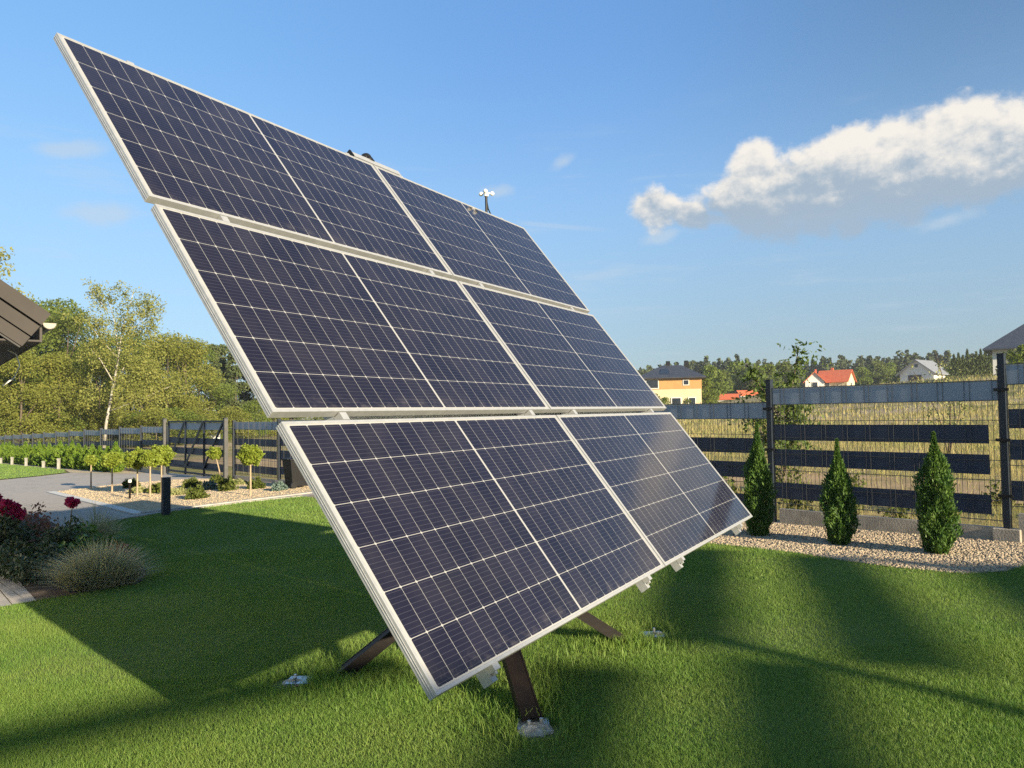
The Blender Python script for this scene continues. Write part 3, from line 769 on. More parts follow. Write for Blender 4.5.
PH_ = (12, 12, 12, 11, 11, 12.5, 12.5, 13, 13, 4.6, 4.6)
for i, (px, d, h, k) in enumerate(wood):
    s = h / PH_[k]; plant(protos[k], px2x(px, d), d, s * random.uniform(.95, 1.1), i * 1.7, s)
bush = [(-30, 54), (2, 57), (28, 57), (48, 60), (76, 63), (98, 68), (118, 70), (138, 68), (156, 66), (176, 68), (196, 72), (214, 76), (234, 82), (252, 86), (272, 90), (88, 70), (126, 72), (14, 62)]
for i, (px, d) in enumerate(bush):
    plant(protos[9 + i % 2], px2x(px, d), d, random.uniform(.7, 1.05), i * 2.1, random.uniform(.45, .95))
# tall sparse tree that shows above the eave
sp = make_tree('broadleaf_tree', 'tall thin-crowned tree rising above the eave at the left edge', 'tree', 16.2, 2.6, 7, M['leaf_birch'], M['bark'], 34, 1700, .24, .9, egg_p)
sp.location = G(px2x(-8, 58), 58)

# birch with a white forked trunk and open crown
def birch():
    d = 57; root = thing('birch_tree', 'tall white-trunked birch with an open thin crown before the wood', 'tree', G(px2x(106, d), d), 0, None, .93)
    b = MB(); tips = []
    main = [(-.2, 0, -.2), (.0, 0, 2.2), (.35, .1, 4.4), (.75, .05, 6.4), (1.0, .1, 8.2), (1.3, 0, 10.0), (1.9, 0, 11.8), (2.2, 0, 13.0)]
    b.tube(main, [.13, .115, .10, .08, .065, .045, .03, .015], 8)
    limbs = [((.55, 0, 5.6), (-.6, .2, 7.4), (-1.7, .1, 8.6), .07), ((.95, 0, 8.0), (.6, .2, 10.2), (.1, .1, 12.2), .07), ((.2, 0, 3.2), (2.4, .1, 4.0), (5.2, .2, 5.2), .06),
             ((.5, 0, 5.0), (1.3, .1, 6.6), (2.0, 0, 8.0), .06), ((1.2, 0, 9.3), (2.5, .1, 10.2), (3.5, 0, 11.2), .05), ((.1, 0, 11.2), (-.6, 0, 12.2), (-.9, .2, 13.0), .03),
             ((.9, 0, 7.5), (-.2, -.6, 9.0), (-1.0, -1, 10.4), .05), ((1.3, 0, 10), (2.2, .8, 11.5), (2.9, 1.2, 12.2), .04)]
    for (p, q, e, r) in limbs: b.tube([p, q, e], [r * .7, r * .5, r * .2], 6); tips += [q, e, tuple((Vector(q) + Vector(e)) / 2)]
    tips += main[5:]
    b.build('trunk', M['birch_bark'], root, smooth=True)
    pts = []
    for c in tips:
        for _ in range(6):
            cc = np.array(c) + rng.normal(size=3) * (.55, .5, .45); pts.append(cc + in_ball(42, .5) * rng.uniform(.35, .8) * np.array((1, 1, .9)))
    for _ in range(150):                      # hanging outer twigs, thicker on the right
        c = np.array((rng.uniform(-1.8, 4.6), rng.uniform(-1.6, 1.6), rng.uniform(3.4, 11.0)))
        if c[0] < .6 and rng.random() < .6: continue
        pts.append(c + in_ball(60, .5) * np.array((.5, .5, 1.0)))
    pts = np.concatenate(pts)
    v, f = leaf_cards(pts, .17, .2); link('crown', npmesh('crown', v, f), M['leaf_birch'], root)
birch()

# far wood on the right, one mass
def far_wood():
    vs, fs, k = [], [], 0
    for i in range(760):
        px = rng.uniform(560, 1210); d = rng.uniform(235, 330)
        x = px2x(px, d); h = rng.uniform(9.5, 12.8) * float(np.interp(px, [640, 760, 830, 1000], [1.02, 1.0, .96, 1.12]))
        con = rng.random() < .7
        n = 150; q = rng.uniform(0, 1, n) ** .8
        rad = (h * .21 * np.maximum(.10, 1 - q) ** .7 if con else h * .26 * np.sqrt(np.maximum(.05, 1 - (2 * q - .9) ** 2)))
        a = rng.uniform(0, 2 * np.pi, n); rr = rad * rng.uniform(.35, 1.1, n)
        cen = np.stack([x + np.cos(a) * rr, d + np.sin(a) * rr, gz(x) + h * (.05 + .95 * q)], 1)
        v, f = leaf_cards(cen, h * .10, .3, .8)
        vs.append(v); fs.append(f + k); k += len(v)
    tag(link('distant_wood', npmesh('distant_wood', np.concatenate(vs), np.concatenate(fs)), M['far_pine']), 'dark mixed wood along the horizon behind the houses', 'wood', None, 'stuff')
far_wood()

# ------------------------------------------------------------------ arborvitae
def thuja(name, label, H, Rm, n, s, m, group=None, seed_bulge=None, part='foliage'):
    root = thing(name, label, 'shrub', (0, 0, 0), 0, group)
    q = rng.uniform(0, 1, n) ** 1.15; a = rng.uniform(0, 2 * np.pi, n)
    prof = np.interp(q, [0, .1, .3, .55, .72, .83, .91, 1], [.52, .85, 1, .92, .56, .25, .12, .03])
    u0 = rng.uniform(0, 6); lump = 1 + .17 * np.sin(a * 3 + q * 11 + u0) + .15 * np.sin(a * 5 - q * 19 + u0) + .08 * np.sin(a * 9 + q * 31)
    if seed_bulge: lump *= np.interp(q, *seed_bulge)
    rr = Rm * prof * lump * (1 - .55 * rng.uniform(0, 1, n) ** 2.2)
    rr *= 1 + np.where(rng.uniform(0, 1, n) < .14, rng.uniform(0, .28, n), 0)
    cen = np.stack([np.cos(a) * rr, np.sin(a) * rr, .03 + H * q], 1)
    out = np.stack([np.cos(a), np.sin(a), rng.uniform(.7, 1.9, n)], 1)
    v, f = leaf_cards(cen, s, .6, .36, out)
    link(part, npmesh(part, v, f), m, root)
    b = MB().tube([(0, 0, -.05), (.01, 0, H * .4), (0, .01, H * .85)], [Rm * .09, Rm * .07, .006], 8); b.build('stem', M['bark'], root)
    return root
for (t, n, H, Rm, lab, bul) in ((2.13, .99, 1.22, .143, 'left arborvitae of three by the fence, slender with a yellowish tip', ([0, .5, 1], [1, .95, .8])),
                           (1.21, 1.05, 1.04, .136, 'middle arborvitae of three by the fence, broad below with a thin tip', ([0, .3, .6, .75, 1], [1, 1.05, .95, .8, .7])),
                           (.31, 1.02, 1.10, .150, 'right arborvitae of three by the fence, dense column with a waist', ([0, .3, .42, .55, .8, 1], [1, 1.02, .82, 1.08, 1.15, .9]))):
    o = thuja('arborvitae', lab, H, Rm, 15000, .036, M['thuja'], 'arborvitae along the near fence', bul); o.location = F(t, n)
hp = [thuja('thuja', 'small bright green thuja of the far hedge row', 1.15, .27, 1300, .13, M['hedge'], 'thujas of the far hedge') for _ in range(3)]
for i in range(29):
    t = 27.6 + i * 1.02
    plant(hp[i % 3], *TN(t, .52), random.uniform(.92, 1.1), i * 1.3, random.uniform(.78, 1.0) * (.92 if i < 6 else 1.0))
# white marker stakes in front of the hedge
st = None
for i, px in enumerate((-6, .5, 8, 17, 26.5, 38, 52, 67, 84)):
    t = np.interp(px, [-6, 0, 35, 70, 100], [57, 53.5, 44.2, 35.8, 31.5])
    if st is None:
        st = thing('edging_stake', 'short white stake along the lawn edge before the hedge', 'stake', F(t, 1.0), 0, 'white stakes before the hedge')
        MB().box((0, 0, .17), (.10, .07, .38)).build('stake_body', M['stake'], st); MB().box((0, 0, .375), (.12, .09, .03)).build('stake_cap', M['stake'], st)
        o = st
    else: o = copy_tree(st)
    o.location = F(t, 1.0); o.scale = (1, 1, random.uniform(.8, 1.2))

# ------------------------------------------------------------------ globe trees on stems, low shrubs of the island
def globe(x, y, H, r, label, lean=0.):
    r *= .80
    root = thing('globe_tree', label, 'tree', G(x, y), 0, 'globe trees on the island')
    n = int(4200 * (r / .28) ** 2)
    d = in_ball(n, .28) * np.array((1, 1, .82)); ph = rng.uniform(0, 6); lump = 1 + .13 * np.sin(d[:, :1] * 6 + d[:, 1:2] * 5 + ph) + .07 * np.sin(d[:, 2:] * 7 + d[:, :1] * 4 + ph) + rng.uniform(-.08, .14, (n, 1))
    v, f = leaf_cards(d * r * lump + np.array((lean, 0, H)), .055, .5, .7)
    link('crown', npmesh('crown', v, f), M['ball'], root)
    b = MB().tube([(0, 0, -.05), (lean * .5, 0, H * .5), (lean, 0, H)], [.022, .018, .015], 8)
    for k in range(6): b.tube([(lean, 0, H - r * .6), (lean + math.cos(k) * r * .6, math.sin(k) * r * .6, H + r * .3)], [.012, .004], 5)
    b.build('trunk', M['stem_pale'], root)
    return root
globe(-11.11, 20.13, .76, .19, 'small leftmost globe tree on a thin stem')
globe(-9.71, 18.52, .81, .27, 'second globe tree from the left on the gravel island')
globe(-8.50, 17.3, .84, .31, 'large globe tree beside the tall dark bollard')
globe(-8.02, 16.9, .86, .27, 'globe tree close behind the bollard, overlapping its larger neighbour')
globe(-8.0, 17.4, .90, .33, 'globe tree rising just above the dark bollard')
globe(-8.15, 21.4, .74, .25, 'small globe tree on a leaning stem before the gate', -.2)
globe(-5.53, 16.1, .86, .31, 'globe tree nearest the solar panels on a straight pale stem')
def low(x, y, r, h, m, label, name='low_shrub'):
    r *= .78; h *= .9
    n = 700; d = in_ball(n, .35); d[:, 2] = np.abs(d[:, 2])
    v, f = leaf_cards(d * np.array((r, r, h)) * (1 + .15 * np.sin(d[:, :1] * 9)) + np.array((0, 0, .02)), .07, .6, .5)
    o = link(name, npmesh(name, v, f), m); o.location = G(x, y); tag(o, label, 'shrub', 'low shrubs on the gravel island')
low(-7.96, 18.93, .30, .26, M['low_green'], 'olive low shrub at the back of the gravel island')
low(-6.61, 15.98, .30, .27, M['low_green'], 'rounded olive shrub nearest the lawn, right of the bollard')
low(-7.69, 19.84, .24, .24, M['low_green'], 'small olive shrub furthest back near the leaning globe tree')
low(-7.17, 18.08, .26, .22, M['low_blue'], 'blue-grey low shrub amid the olive shrubs of the island')
low(-6.58, 17.59, .28, .34, M['low_green'], 'tall tufted olive shrub between two globe trees')
low(-7.48, 17.12, .30, .15, M['low_pale'], 'flat pale herb cushion right of the bollard')
low(-5.98, 17.77, .27, .26, M['low_green'], 'olive shrub behind the globe tree nearest the panels')
low(-5.20, 16.97, .22, .20, M['low_blue'], 'blue-grey cushion at the right end of the island')
low(-9.91, 19.83, .27, .25, M['low_green'], 'olive shrub between the left globe trees')
low(-8.32, 17.91, .30, .24, M['low_green'], 'olive shrub just left of the bollard')
low(-8.9, 18.2, .30, .12, M['low_pale'], 'flat pale herb cushion left of the bollard')
low(-6.9, 19.2, .26, .14, M['low_pale'], 'flat pale herb cushion at the back of the island')
# bollard light
r = thing('bollard_light', 'dark grey bollard light standing at the lawn edge by the driveway', 'bollard', G(-5.97, 13.15), math.atan2(FD[1], FD[0]))
MB().box((0, 0, .32), (.12, .12, .66)).build('post', M['post'], r, bevel=.004)
lm = MB().box((0, 0, .655), (.128, .128, .012)).build('top_cap', M['post'], r)
MB().box((-.012, -.0625, .565), (.085, .006, .11)).build('light_panel', M['white_paint'], r)
# small stake light
r = thing('stake_light', 'short brown stake light with white head beside the globe trees', 'lamp', G(-8.37, 16.7))
MB().tube([(0, 0, -.02), (0, 0, .36)], .022, 8).build('post', M['brown_steel'], r); MB().tube([(0, 0, .36), (0, 0, .42)], .035, 8).build('head', M['white_paint'], r)
# wheelie bin by the fence
bx, by = TN(14.0, .45)
r = thing('wheeled_bin', 'black wheeled bin against the strip fence', 'bin', G(bx, by), math.atan2(FD[1], FD[0]), None, .78)
b = MB(); b.add([(-.22, -.24, .06), (.22, -.24, .06), (.22, .24, .06), (-.22, .24, .06), (-.28, -.32, .82), (.28, -.32, .82), (.28, .32, .82), (-.28, .32, .82)], [(3, 2, 1, 0), (4, 5, 6, 7), (0, 1, 5, 4), (1, 2, 6, 5), (2, 3, 7, 6), (3, 0, 4, 7)])
b.build('body', M['black'], r, bevel=.01)
MB().box((0, 0, .85), (.62, .70, .05)).box((0, .36, .86), (.4, .05, .04)).build('lid', M['black'], r, bevel=.01)
for s in (-.25, .25): MB().tube([(s - .03, .22, .1), (s + .03, .22, .1)], .1, 14).build('wheel', M['black'], r)
# white van seen through the gate
x = px2x(211, 74)
r = thing('parked_van', 'white van parked far behind the gate', 'van', G(x, 74), R(15), None, .5)
b = MB(); b.add([(-1.1, -.9, .35), (1.6, -.9, .35), (1.6, .9, .35), (-1.1, .9, .35), (-1.1, -.85, 1.15), (1.6, -.85, 1.15), (1.6, .85, 1.15), (-1.1, .85, 1.15), (-.9, -.75, 2.0), (1.5, -.75, 2.0), (1.5, .75, 2.0), (-.9, .75, 2.0)],
      [(3, 2, 1, 0), (0, 1, 5, 4), (1, 2, 6, 5), (2, 3, 7, 6), (3, 0, 4, 7), (4, 5, 9, 8), (5, 6, 10, 9), (6, 7, 11, 10), (7, 4, 8, 11), (8, 9, 10, 11)])
b.box((-1.5, 0, .72), (.9, 1.7, .74)); b.build('body', M['van'], r, bevel=.05)
MB().box((.2, -.815, 1.55), (1.9, .02, .5)).build('window', M['glass_dark'], r)
for (wx, wy) in ((-1.35, -.85), (1.0, -.85), (-1.35, .85), (1.0, .85)): MB().tube([(wx, wy - .1, .33), (wx, wy + .1, .33)], .33, 14).build('wheel', M['black'], r)

# ------------------------------------------------------------------ flower bed
def rose_bush(x, y, h, w, label, blooms, leafm, nleaf=900, lsz=.06):
    root = thing('rose_bush', label, 'plant', G(x, y))
    b = MB(); tips = []
    for k in range(9):
        a = k * 2.4 + random.random(); rr = w * random.uniform(.3, 1)
        e = Vector((math.cos(a) * rr, math.sin(a) * rr, h * random.uniform(.55, .95))); b.tube([(0, 0, 0), e * .5 + Vector((0, 0, h * .1)), e], [.010, .007, .004], 5); tips.append(e)
    for (bx_, by_, bz_, br) in blooms: b.tube([(bx_ * .3, by_ * .3, h * .3), (bx_ * .8, by_ * .8, bz_ * .75), (bx_, by_, bz_)], [.008, .006, .005], 5); tips.append(Vector((bx_ * .9, by_ * .9, bz_ * .8)))
    b.build('stem', M['stem_green'], root)
    pts = np.concatenate([np.array(e) * rng.uniform(.35, 1.0) + in_ball(nleaf // (len(tips) * 2), .5) * w * .42 for e in tips for _ in range(2)])
    pts = pts[pts[:, 2] > .03]
    v, f = leaf_cards(pts, lsz, .6, .62); link('foliage', npmesh('foliage', v, f), leafm, root)
    for (bx_, by_, bz_, br) in blooms:
        n = 70; d = in_ball(n, .3); d[:, 2] = d[:, 2] * .8
        v, f = leaf_cards(np.array((bx_, by_, bz_)) + d * br * .75, br * .95, .2, .9, d * 1.2)
        link('bloom', npmesh('bloom', v, f), M['rose'], root)
    return root
rose_bush(-5.05, 8.6, .42, .28, 'dark-leaved rose with one tall crimson bloom', [(.10, .0, .72, .080)], M['rose_leaf'], 1800, .042)
rose_bush(-5.82, 8.75, .50, .36, 'rose bush at the left edge with a cluster of crimson blooms', [(-.05, -.1, .74, .09), (.08, -.05, .66, .095), (.16, 0, .60, .085), (-.12, 0, .80, .08), (.02, .1, .68, .09), (.10, -.12, .74, .07), (-.16, -.1, .66, .085)], M['rose_leaf'], 3000, .042)
rose_bush(-4.75, 7.75, .30, .34, 'low dark-leaved rose without blooms at the paved edge', [], M['rose_leaf'], 3000, .04)
rose_bush(-5.15, 8.0, .34, .34, 'dark-leaved rose without blooms behind the paved edging', [], M['rose_leaf'], 3000, .04)
def leafy(x, y, h, w, label, m, n=1600, s=.055, name='garden_shrub'):
    root = thing(name, label, 'shrub', G(x, y))
    d = in_ball(n, .4); d[:, 2] = np.abs(d[:, 2]); lump = 1 + .2 * np.sin(d[:, :1] * 6 + d[:, 1:2] * 8)
    v, f = leaf_cards(d * np.array((w, w, h)) * lump + np.array((0, 0, .03)), s, .6, .6); link('foliage', npmesh('foliage', v, f), m, root)
    b = MB()
    for k in range(7): b.tube([(0, 0, 0), (math.cos(k * 2.4) * w * .6, math.sin(k * 2.4) * w * .6, h * .7)], [.008, .003], 5)
    b.build('stem', M['stem_green'], root)
    return root
leafy(-4.72, 8.35, .30, .30, 'leafy green shrub behind the grey grass tuft', M['green_leaf'])
leafy(-5.05, 9.0, .36, .34, 'bright green shrub behind the crimson rose stem', M['green_leaf'])
leafy(-6.2, 9.9, .55, .30, 'pale red feathery plume plant at the left edge', M['red_leaf'], 900, .05, 'plume_plant')
leafy(-4.35, 8.45, .24, .17, 'small bronze-leaved plant between the green shrub and lawn', M['red_leaf'], 400, .05, 'bronze_plant')
def tuft(x, y, h, rx, ry, rz, n, label):
    """mound of fine arching blades rising from an oval base"""
    root = thing('fescue_tuft', label, 'grass tuft', G(x, y), rz)
    a = rng.uniform(0, 2 * np.pi, n); q = np.sqrt(rng.uniform(0, 1, n)); ln = rng.uniform(.35, 1.3, n) * (1 - .35 * q ** 2)
    b0 = np.stack([np.cos(a) * q * rx * .72, np.sin(a) * q * ry * .72, np.zeros(n)], 1)
    a2 = a + rng.normal(0, .7, n); o = (.12 + .75 * q) * rng.uniform(.4, 1.3, n) * h
    dx_, dy_ = np.cos(a2), np.sin(a2)
    b1 = b0 + np.stack([dx_ * o * .38, dy_ * o * .38, h * .60 * ln], 1)
    b2 = b0 + np.stack([dx_ * o, dy_ * o, h * ln * (1.0 - .25 * q)], 1)
    t = rng.uniform(0, 2 * np.pi, n); s = np.stack([np.cos(t), np.sin(t), np.zeros(n)], 1) * .0042
    v = np.stack([b0 - s, b0 + s, b1 + s, b1 - s, b2], 1).reshape(-1, 3); k = np.arange(n)[:, None] * 5
    f = np.concatenate([k + np.array([[0, 1, 2]]), k + np.array([[0, 2, 3]]), k + np.array([[3, 2, 4]])], 0)
    link('blades', npmesh('blades', v, f), M['fescue'], root)
    return root
tuft(-4.00, 7.40, .43, .37, .27, R(25), 2300, 'grey-green ornamental grass mound at the bed corner by the paved edge')
tuft(-5.4, 9.9, .55, .20, .16, 0, 500, 'thin pale grass tuft behind the crimson rose')

# ------------------------------------------------------------------ own house: eave corner at the left
def own_house():
    C = Vector((-5.35, 8.65, 2.60)); E = Vector((-.625, .78, 0)).normalized(); K = Vector((-.78, -.625, 0)).normalized()   # along the eave, up the gable
    pit = math.tan(R(36)); SL = (K + Vector((0, 0, pit))).normalized()
    root = thing('house', 'house with a taupe metal verge, its eave corner jutting in at left', 'house', (C.x, C.y, float(gz(C.x))))
    inv = -Vector(root.location)
    def P(b, name, m, parent=None, **k):
        o = b.build(name, m, parent or root, **k)
        if parent is None: o.location = inv
        return o
    nrm = E.cross(SL).normalized()
    if nrm.z < 0: nrm = -nrm
    half = 4.2; Ls = half / K.dot(SL); LE = 9.0
    b = MB()
    b.box(C + SL * Ls / 2 + E * LE / 2 + nrm * .02, (Ls, LE, .05), SL, E, nrm)
    ridge = C + SL * Ls; SL2 = (K - Vector((0, 0, pit))).normalized(); n2 = E.cross(SL2).normalized(); n2 = n2 if n2.z > 0 else -n2
    b.box(ridge + SL2 * Ls / 2 + E * LE / 2 + n2 * .02, (Ls, LE, .05), SL2, E, n2)
    roof = P(b, 'roof', M['roof_metal'])
    # verge trims: stepped boards with a dark groove between
    for k, (off, hgt, outw) in enumerate(((.055, .16, .055), (-.115, .14, .035), (-.265, .13, .015))):
        for (st0, sl, nn) in ((C, SL, nrm), (ridge, SL2, n2)):
            b = MB().box(st0 + sl * Ls / 2 + nn * off - E * outw / 2, (Ls + .02, outw + .05, hgt), sl, E, nn)
            o = b.build('verge_board', M['roof_metal'], roof)
            b = MB().box(st0 + sl * Ls / 2 + nn * (off - hgt / 2 - .012) - E * .002, (Ls, .03, .022), sl, E, nn)
            b.build('groove', M['black'], roof)
    # soffit and rafter board
    b = MB().box(C + E * LE / 2 + K * .35 + Vector((0, 0, -.20)), (.72, LE - .04, .02), K, E)
    P(b, 'soffit', M['soffit'])
    g = MB(); prof = [(math.cos(a) * .07, math.sin(a) * .07) for a in np.linspace(math.pi, 2 * math.pi, 9)]
    g0, g1 = C - K * .075 - E * .07 + Vector((0, 0, .0)), C - K * .075 + E * LE + Vector((0, 0, .0))
    vs = []
    for pz in (g0, g1):
        for sc in (1, .9): vs += [pz - K * q[0] * sc + Vector((0, 0, q[1] * sc)) for q in prof]
    n = 9; fs = []
    for a in range(n - 1): fs += [(a, a + 1, 2 * n + a + 1, 2 * n + a), (n + a, n + a + 1, 3 * n + a + 1, 3 * n + a), (a, a + 1, n + a + 1, n + a)]
    fs += [tuple(range(n))]
    g.add(vs, fs); P(g, 'gutter', mat('cream_gutter', (.26, .235, .19), .5))
    b = MB().box(C + E * LE / 2 + Vector((0, 0, -.13)) - K * .0, (.025, LE - .02, .17), K, E); P(b, 'fascia', M['soffit'])
    # walls set back under the eaves
    c0 = C + K * .75 + E * .65; zb = float(gz(c0.x)) - .3; zt = 2.42
    mid = c0 + K * (half - .75) + E * (LE - 1.3) / 2
    b = MB().box((mid.x, mid.y, (zb + zt) / 2), (2 * (half - .75), LE - 1.3, zt - zb), K, E)
    a0 = c0 + Vector((0, 0, zt - c0.z)); a1 = a0 + K * 2 * (half - .75); ap_ = a0 + K * (half - .75) + Vector((0, 0, (half - .75) * pit - .02))
    dp = E * (LE - 1.3)
    b.add([a0, a1, ap_, a0 + dp, a1 + dp, ap_ + dp], [(0, 1, 2), (3, 4, 5), (0, 2, 5, 3), (1, 2, 5, 4)])
    P(b, 'wall', M['render_white'])
    # cable loop hanging from the soffit
    q = C + E * 1.4 + K * .2 + Vector((0, 0, -.20))
    b = MB().tube([q, q - K * .10 + Vector((0, 0, -.06)), q - K * .14 + Vector((0, 0, -.2)), q - K * .08 + Vector((0, 0, -.36)), q + K * .04 + Vector((0, 0, -.46))], .010, 6)
    P(b, 'cable', M['white_paint'])
own_house()

# ------------------------------------------------------------------ houses beyond the field
def hip_roof(b, w, d, z, h, ov, ridge):
    w2, d2 = w / 2 + ov, d / 2 + ov
    vs = [(-w2, -d2, z), (w2, -d2, z), (w2, d2, z), (-w2, d2, z), (-ridge / 2, 0, z + h), (ridge / 2, 0, z + h)]
    b.add(vs, [(0, 1, 5, 4), (1, 2, 5), (2, 3, 4, 5), (3, 0, 4), (3, 2, 1, 0)])
    lo = [(x, y, z - .18) for x, y, _ in vs[:4]]
    b.add(vs[:4] + lo, [(0, 1, 5, 4), (1, 2, 6, 5), (2, 3, 7, 6), (3, 0, 4, 7), (4, 5, 6, 7)])
def gable_roof(b, w, d, z, h, ov, th=.22):
    """ridge along y"""
    w2, d2 = w / 2 + ov, d / 2 + ov; zz = z - ov * h / (w / 2)
    A = [(-w2, -d2, zz), (0, -d2, z + h), (w2, -d2, zz), (-w2, d2, zz), (0, d2, z + h), (w2, d2, zz)]
    B = [(x, y, k - th) for x, y, k in A]
    b.add(A + B, [(0, 1, 4, 3), (1, 2, 5, 4), (6, 9, 10, 7), (7, 10, 11, 8), (0, 6, 7, 1), (1, 7, 8, 2), (3, 4, 10, 9), (4, 5, 11, 10), (0, 3, 9, 6), (2, 8, 11, 5)])
def window(root, c, w, h, face, m=None, name='window'):
    X = {'f': (1, 0, 0), 's': (0, 1, 0)}[face]; Y = {'f': (0, 1, 0), 's': (1, 0, 0)}[face]
    b = MB(); c = Vector(c); Xv = Vector(X)
    for s in (-1, 1): b.box(c + Xv * s * (w / 2 + .05), (.1, .14, h + .2), X, Y); b.box(c + Vector((0, 0, s * (h / 2 + .05))), (w, .14, .1), X, Y)
    o = b.build(name, M['white_paint'], root)
    MB().box(c, (w, .08, h), X, Y).build('pane', m or M['glass_dark'], o)
def sized(px, d): return px2x(px, d), d
# two-storey orange and cream house
x, y = sized(672, 118)
h = thing('house', 'two-storey house, orange above and cream below, under a dark hip roof', 'house', G(x, y, -.05), R(-14), None, .92)
MB().box((0, 0, 1.9), (9.6, 8.6, 4.0)).build('lower_wall', M['render_cream'], h)
MB().box((0, 0, 4.85), (9.7, 8.7, 1.9)).build('upper_wall', M['render_orange'], h)
b = MB(); hip_roof(b, 9.7, 8.7, 5.8, 2.2, .75, 3.2); rf = b.build('roof', M['tile_dark'], h)
for cx_ in (-.6, 2.4): MB().box((cx_, .6, 7.9), (.7, .6, 1.7)).build('chimney', M['black'], rf)
b = MB(); 
MB().add([(-1.9, -3.9, 6.35), (-.2, -3.9, 6.35), (-.5, -1.8, 7.37), (-1.6, -1.8, 7.37)], [(0, 1, 2, 3)]).build('roof_panel', M['glass_dark'], rf)
for (wx, wz, ww, wh) in ((-3.0, 4.75, 1.9, 1.3), (2.4, 4.9, .8, .7), (-2.8, 1.7, 1.4, 1.4), (.8, 1.7, 1.4, 1.4), (3.3, 1.7, 1.0, 1.4)): window(h, (wx, -4.36, wz), ww, wh, 'f')
# red-roofed houses
x, y = sized(836, 175)
h = thing('house', 'red-roofed house with a pale right gable at the far edge of the field', 'house', G(x, y, -.2), R(50), None, .86)
MB().box((0, 0, 1.2), (6.6, 7.6, 2.8)).add([(-3.3, -3.8, 2.6), (3.3, -3.8, 2.6), (0, -3.8, 5.4)], [(0, 1, 2)]).build('wall', M['render_cream'], h)
b = MB(); gable_roof(b, 6.6, 7.6, 2.6, 2.8, .5); rf = b.build('roof', M['tile_red'], h)
MB().box((.5, 1.0, 5.4), (.6, .6, 1.3)).build('chimney', M['tile_red'], rf)
window(h, (0, -3.83, 1.4), 1.2, 1.1, 'f'); window(h, (-3.33, 1.2, 1.4), 1.2, 1.1, 's')
x, y = sized(815, 173)
h = thing('house', 'small red-roofed house with a white front gable, left of the pale-gabled one', 'house', G(x, y, -.2), R(-22), None, .86)
MB().box((0, 0, 1.2), (4.6, 7.5, 2.8)).add([(-2.3, -3.75, 2.6), (2.3, -3.75, 2.6), (0, -3.75, 4.9)], [(0, 1, 2)]).build('wall', M['render_white'], h)
b = MB(); gable_roof(b, 4.6, 7.5, 2.6, 2.3, .5); rf = b.build('roof', M['tile_red'], h)
MB().box((.3, .5, 5.0), (.5, .5, 1.2)).build('chimney', M['tile_red'], rf)
window(h, (0, -3.78, 1.5), 1.3, 1.1, 'f')
for px, d, rot, lab in ((727, 150, 70, 'low red roof showing just above the fence near the bushes'), (746, 160, 100, 'low orange-red roof right of the low red roof')):
    x, y = sized(px, d); h = thing('barn', lab, 'barn', G(x, y, -.7), R(rot), None, .55)
    MB().box((0, 0, .9), (5, 7, 2.0)).add([(-2.5, -3.5, 1.88), (2.5, -3.5, 1.88), (0, -3.5, 3.5)], [(0, 1, 2)]).build('wall', M['render_white'], h)
    b = MB(); gable_roof(b, 5, 7, 1.9, 1.6, .5); b.build('roof', M['tile_red'], h)
    window(h, (2.53, 0, 1.0), 1.0, .8, 's')
# white gabled house with a brown garage door
x, y = sized(925, 185)
h = thing('house', 'white gabled house with a brown garage door and grey roof', 'house', G(x, y, .9), R(-48))
MB().box((0, 0, 1.5), (7.6, 10, 3.2)).add([(-3.8, -5, 3.1), (3.8, -5, 3.1), (0, -5, 6.1)], [(0, 1, 2)]).build('wall', M['render_white'], h)
b = MB(); gable_roof(b, 7.6, 10, 3.1, 3.0, .7); b.build('roof', M['tile_grey'], h)
window(h, (.0, -5.03, 4.6), .8, .8, 'f')
MB().box((-.4, -5.03, 1.2), (3.0, .1, 2.4)).build('garage_door', M['door_brown'], h)
# white house with a slate-blue hip roof at the right edge
x, y = sized(1071, 88)
h = thing('house', 'white house under a slate-blue hip roof at the right edge', 'house', G(x, y, -.95), R(-36))
MB().box((0, 0, 1.7), (14.5, 9.5, 3.6)).build('wall', M['render_white'], h)
b = MB(); hip_roof(b, 14.5, 9.5, 3.5, 4.2, .9, 5.0); rf = b.build('roof', M['tile_blue'], h)
MB().box((1.5, 1, 7.6), (.7, .7, 1.3)).build('chimney', M['black'], rf)
for wx in (-4.5, -.5, 3.5): window(h, (wx, -4.78, 1.9), 1.6, 1.4, 'f')
window(h, (-7.28, 0, 1.9), 1.4, 1.4, 's')

# ------------------------------------------------------------------ shrubs and young trees of the field
def stemmy(name, label, x, y, stems, m, leafs, s, cat='shrub'):
    root = thing(name, label, cat, G(x, y)); b = MB(); vs, fs, k = [], [], 0
    for (pts, r) in stems:
        b.tube(pts, [r, r * .7, r * .35], 6)
        P = [np.array(p, float) for p in pts]
        for _ in range(leafs):
            q = rng.uniform(.25, 1.05); c = (P[0] * (1 - q) ** 2 + 2 * q * (1 - q) * P[1] + q * q * P[2])
            rib = rng.normal(size=3) * (.30, .30, .12); tt = np.linspace(.1, 1, 9)[:, None]
            c2 = c + rib * tt + np.array((0, 0, -.10)) * tt ** 2 + rng.normal(size=(9, 3)) * .025
            v, f = leaf_cards(c2, s, .5, .5); vs.append(v); fs.append(f + k); k += len(v)
    b.build('stem', M['bark'], root, smooth=True)
    link('foliage', npmesh('foliage', np.concatenate(vs), np.concatenate(fs)), m, root)
    return root
sx, sy = sized(782, 16)
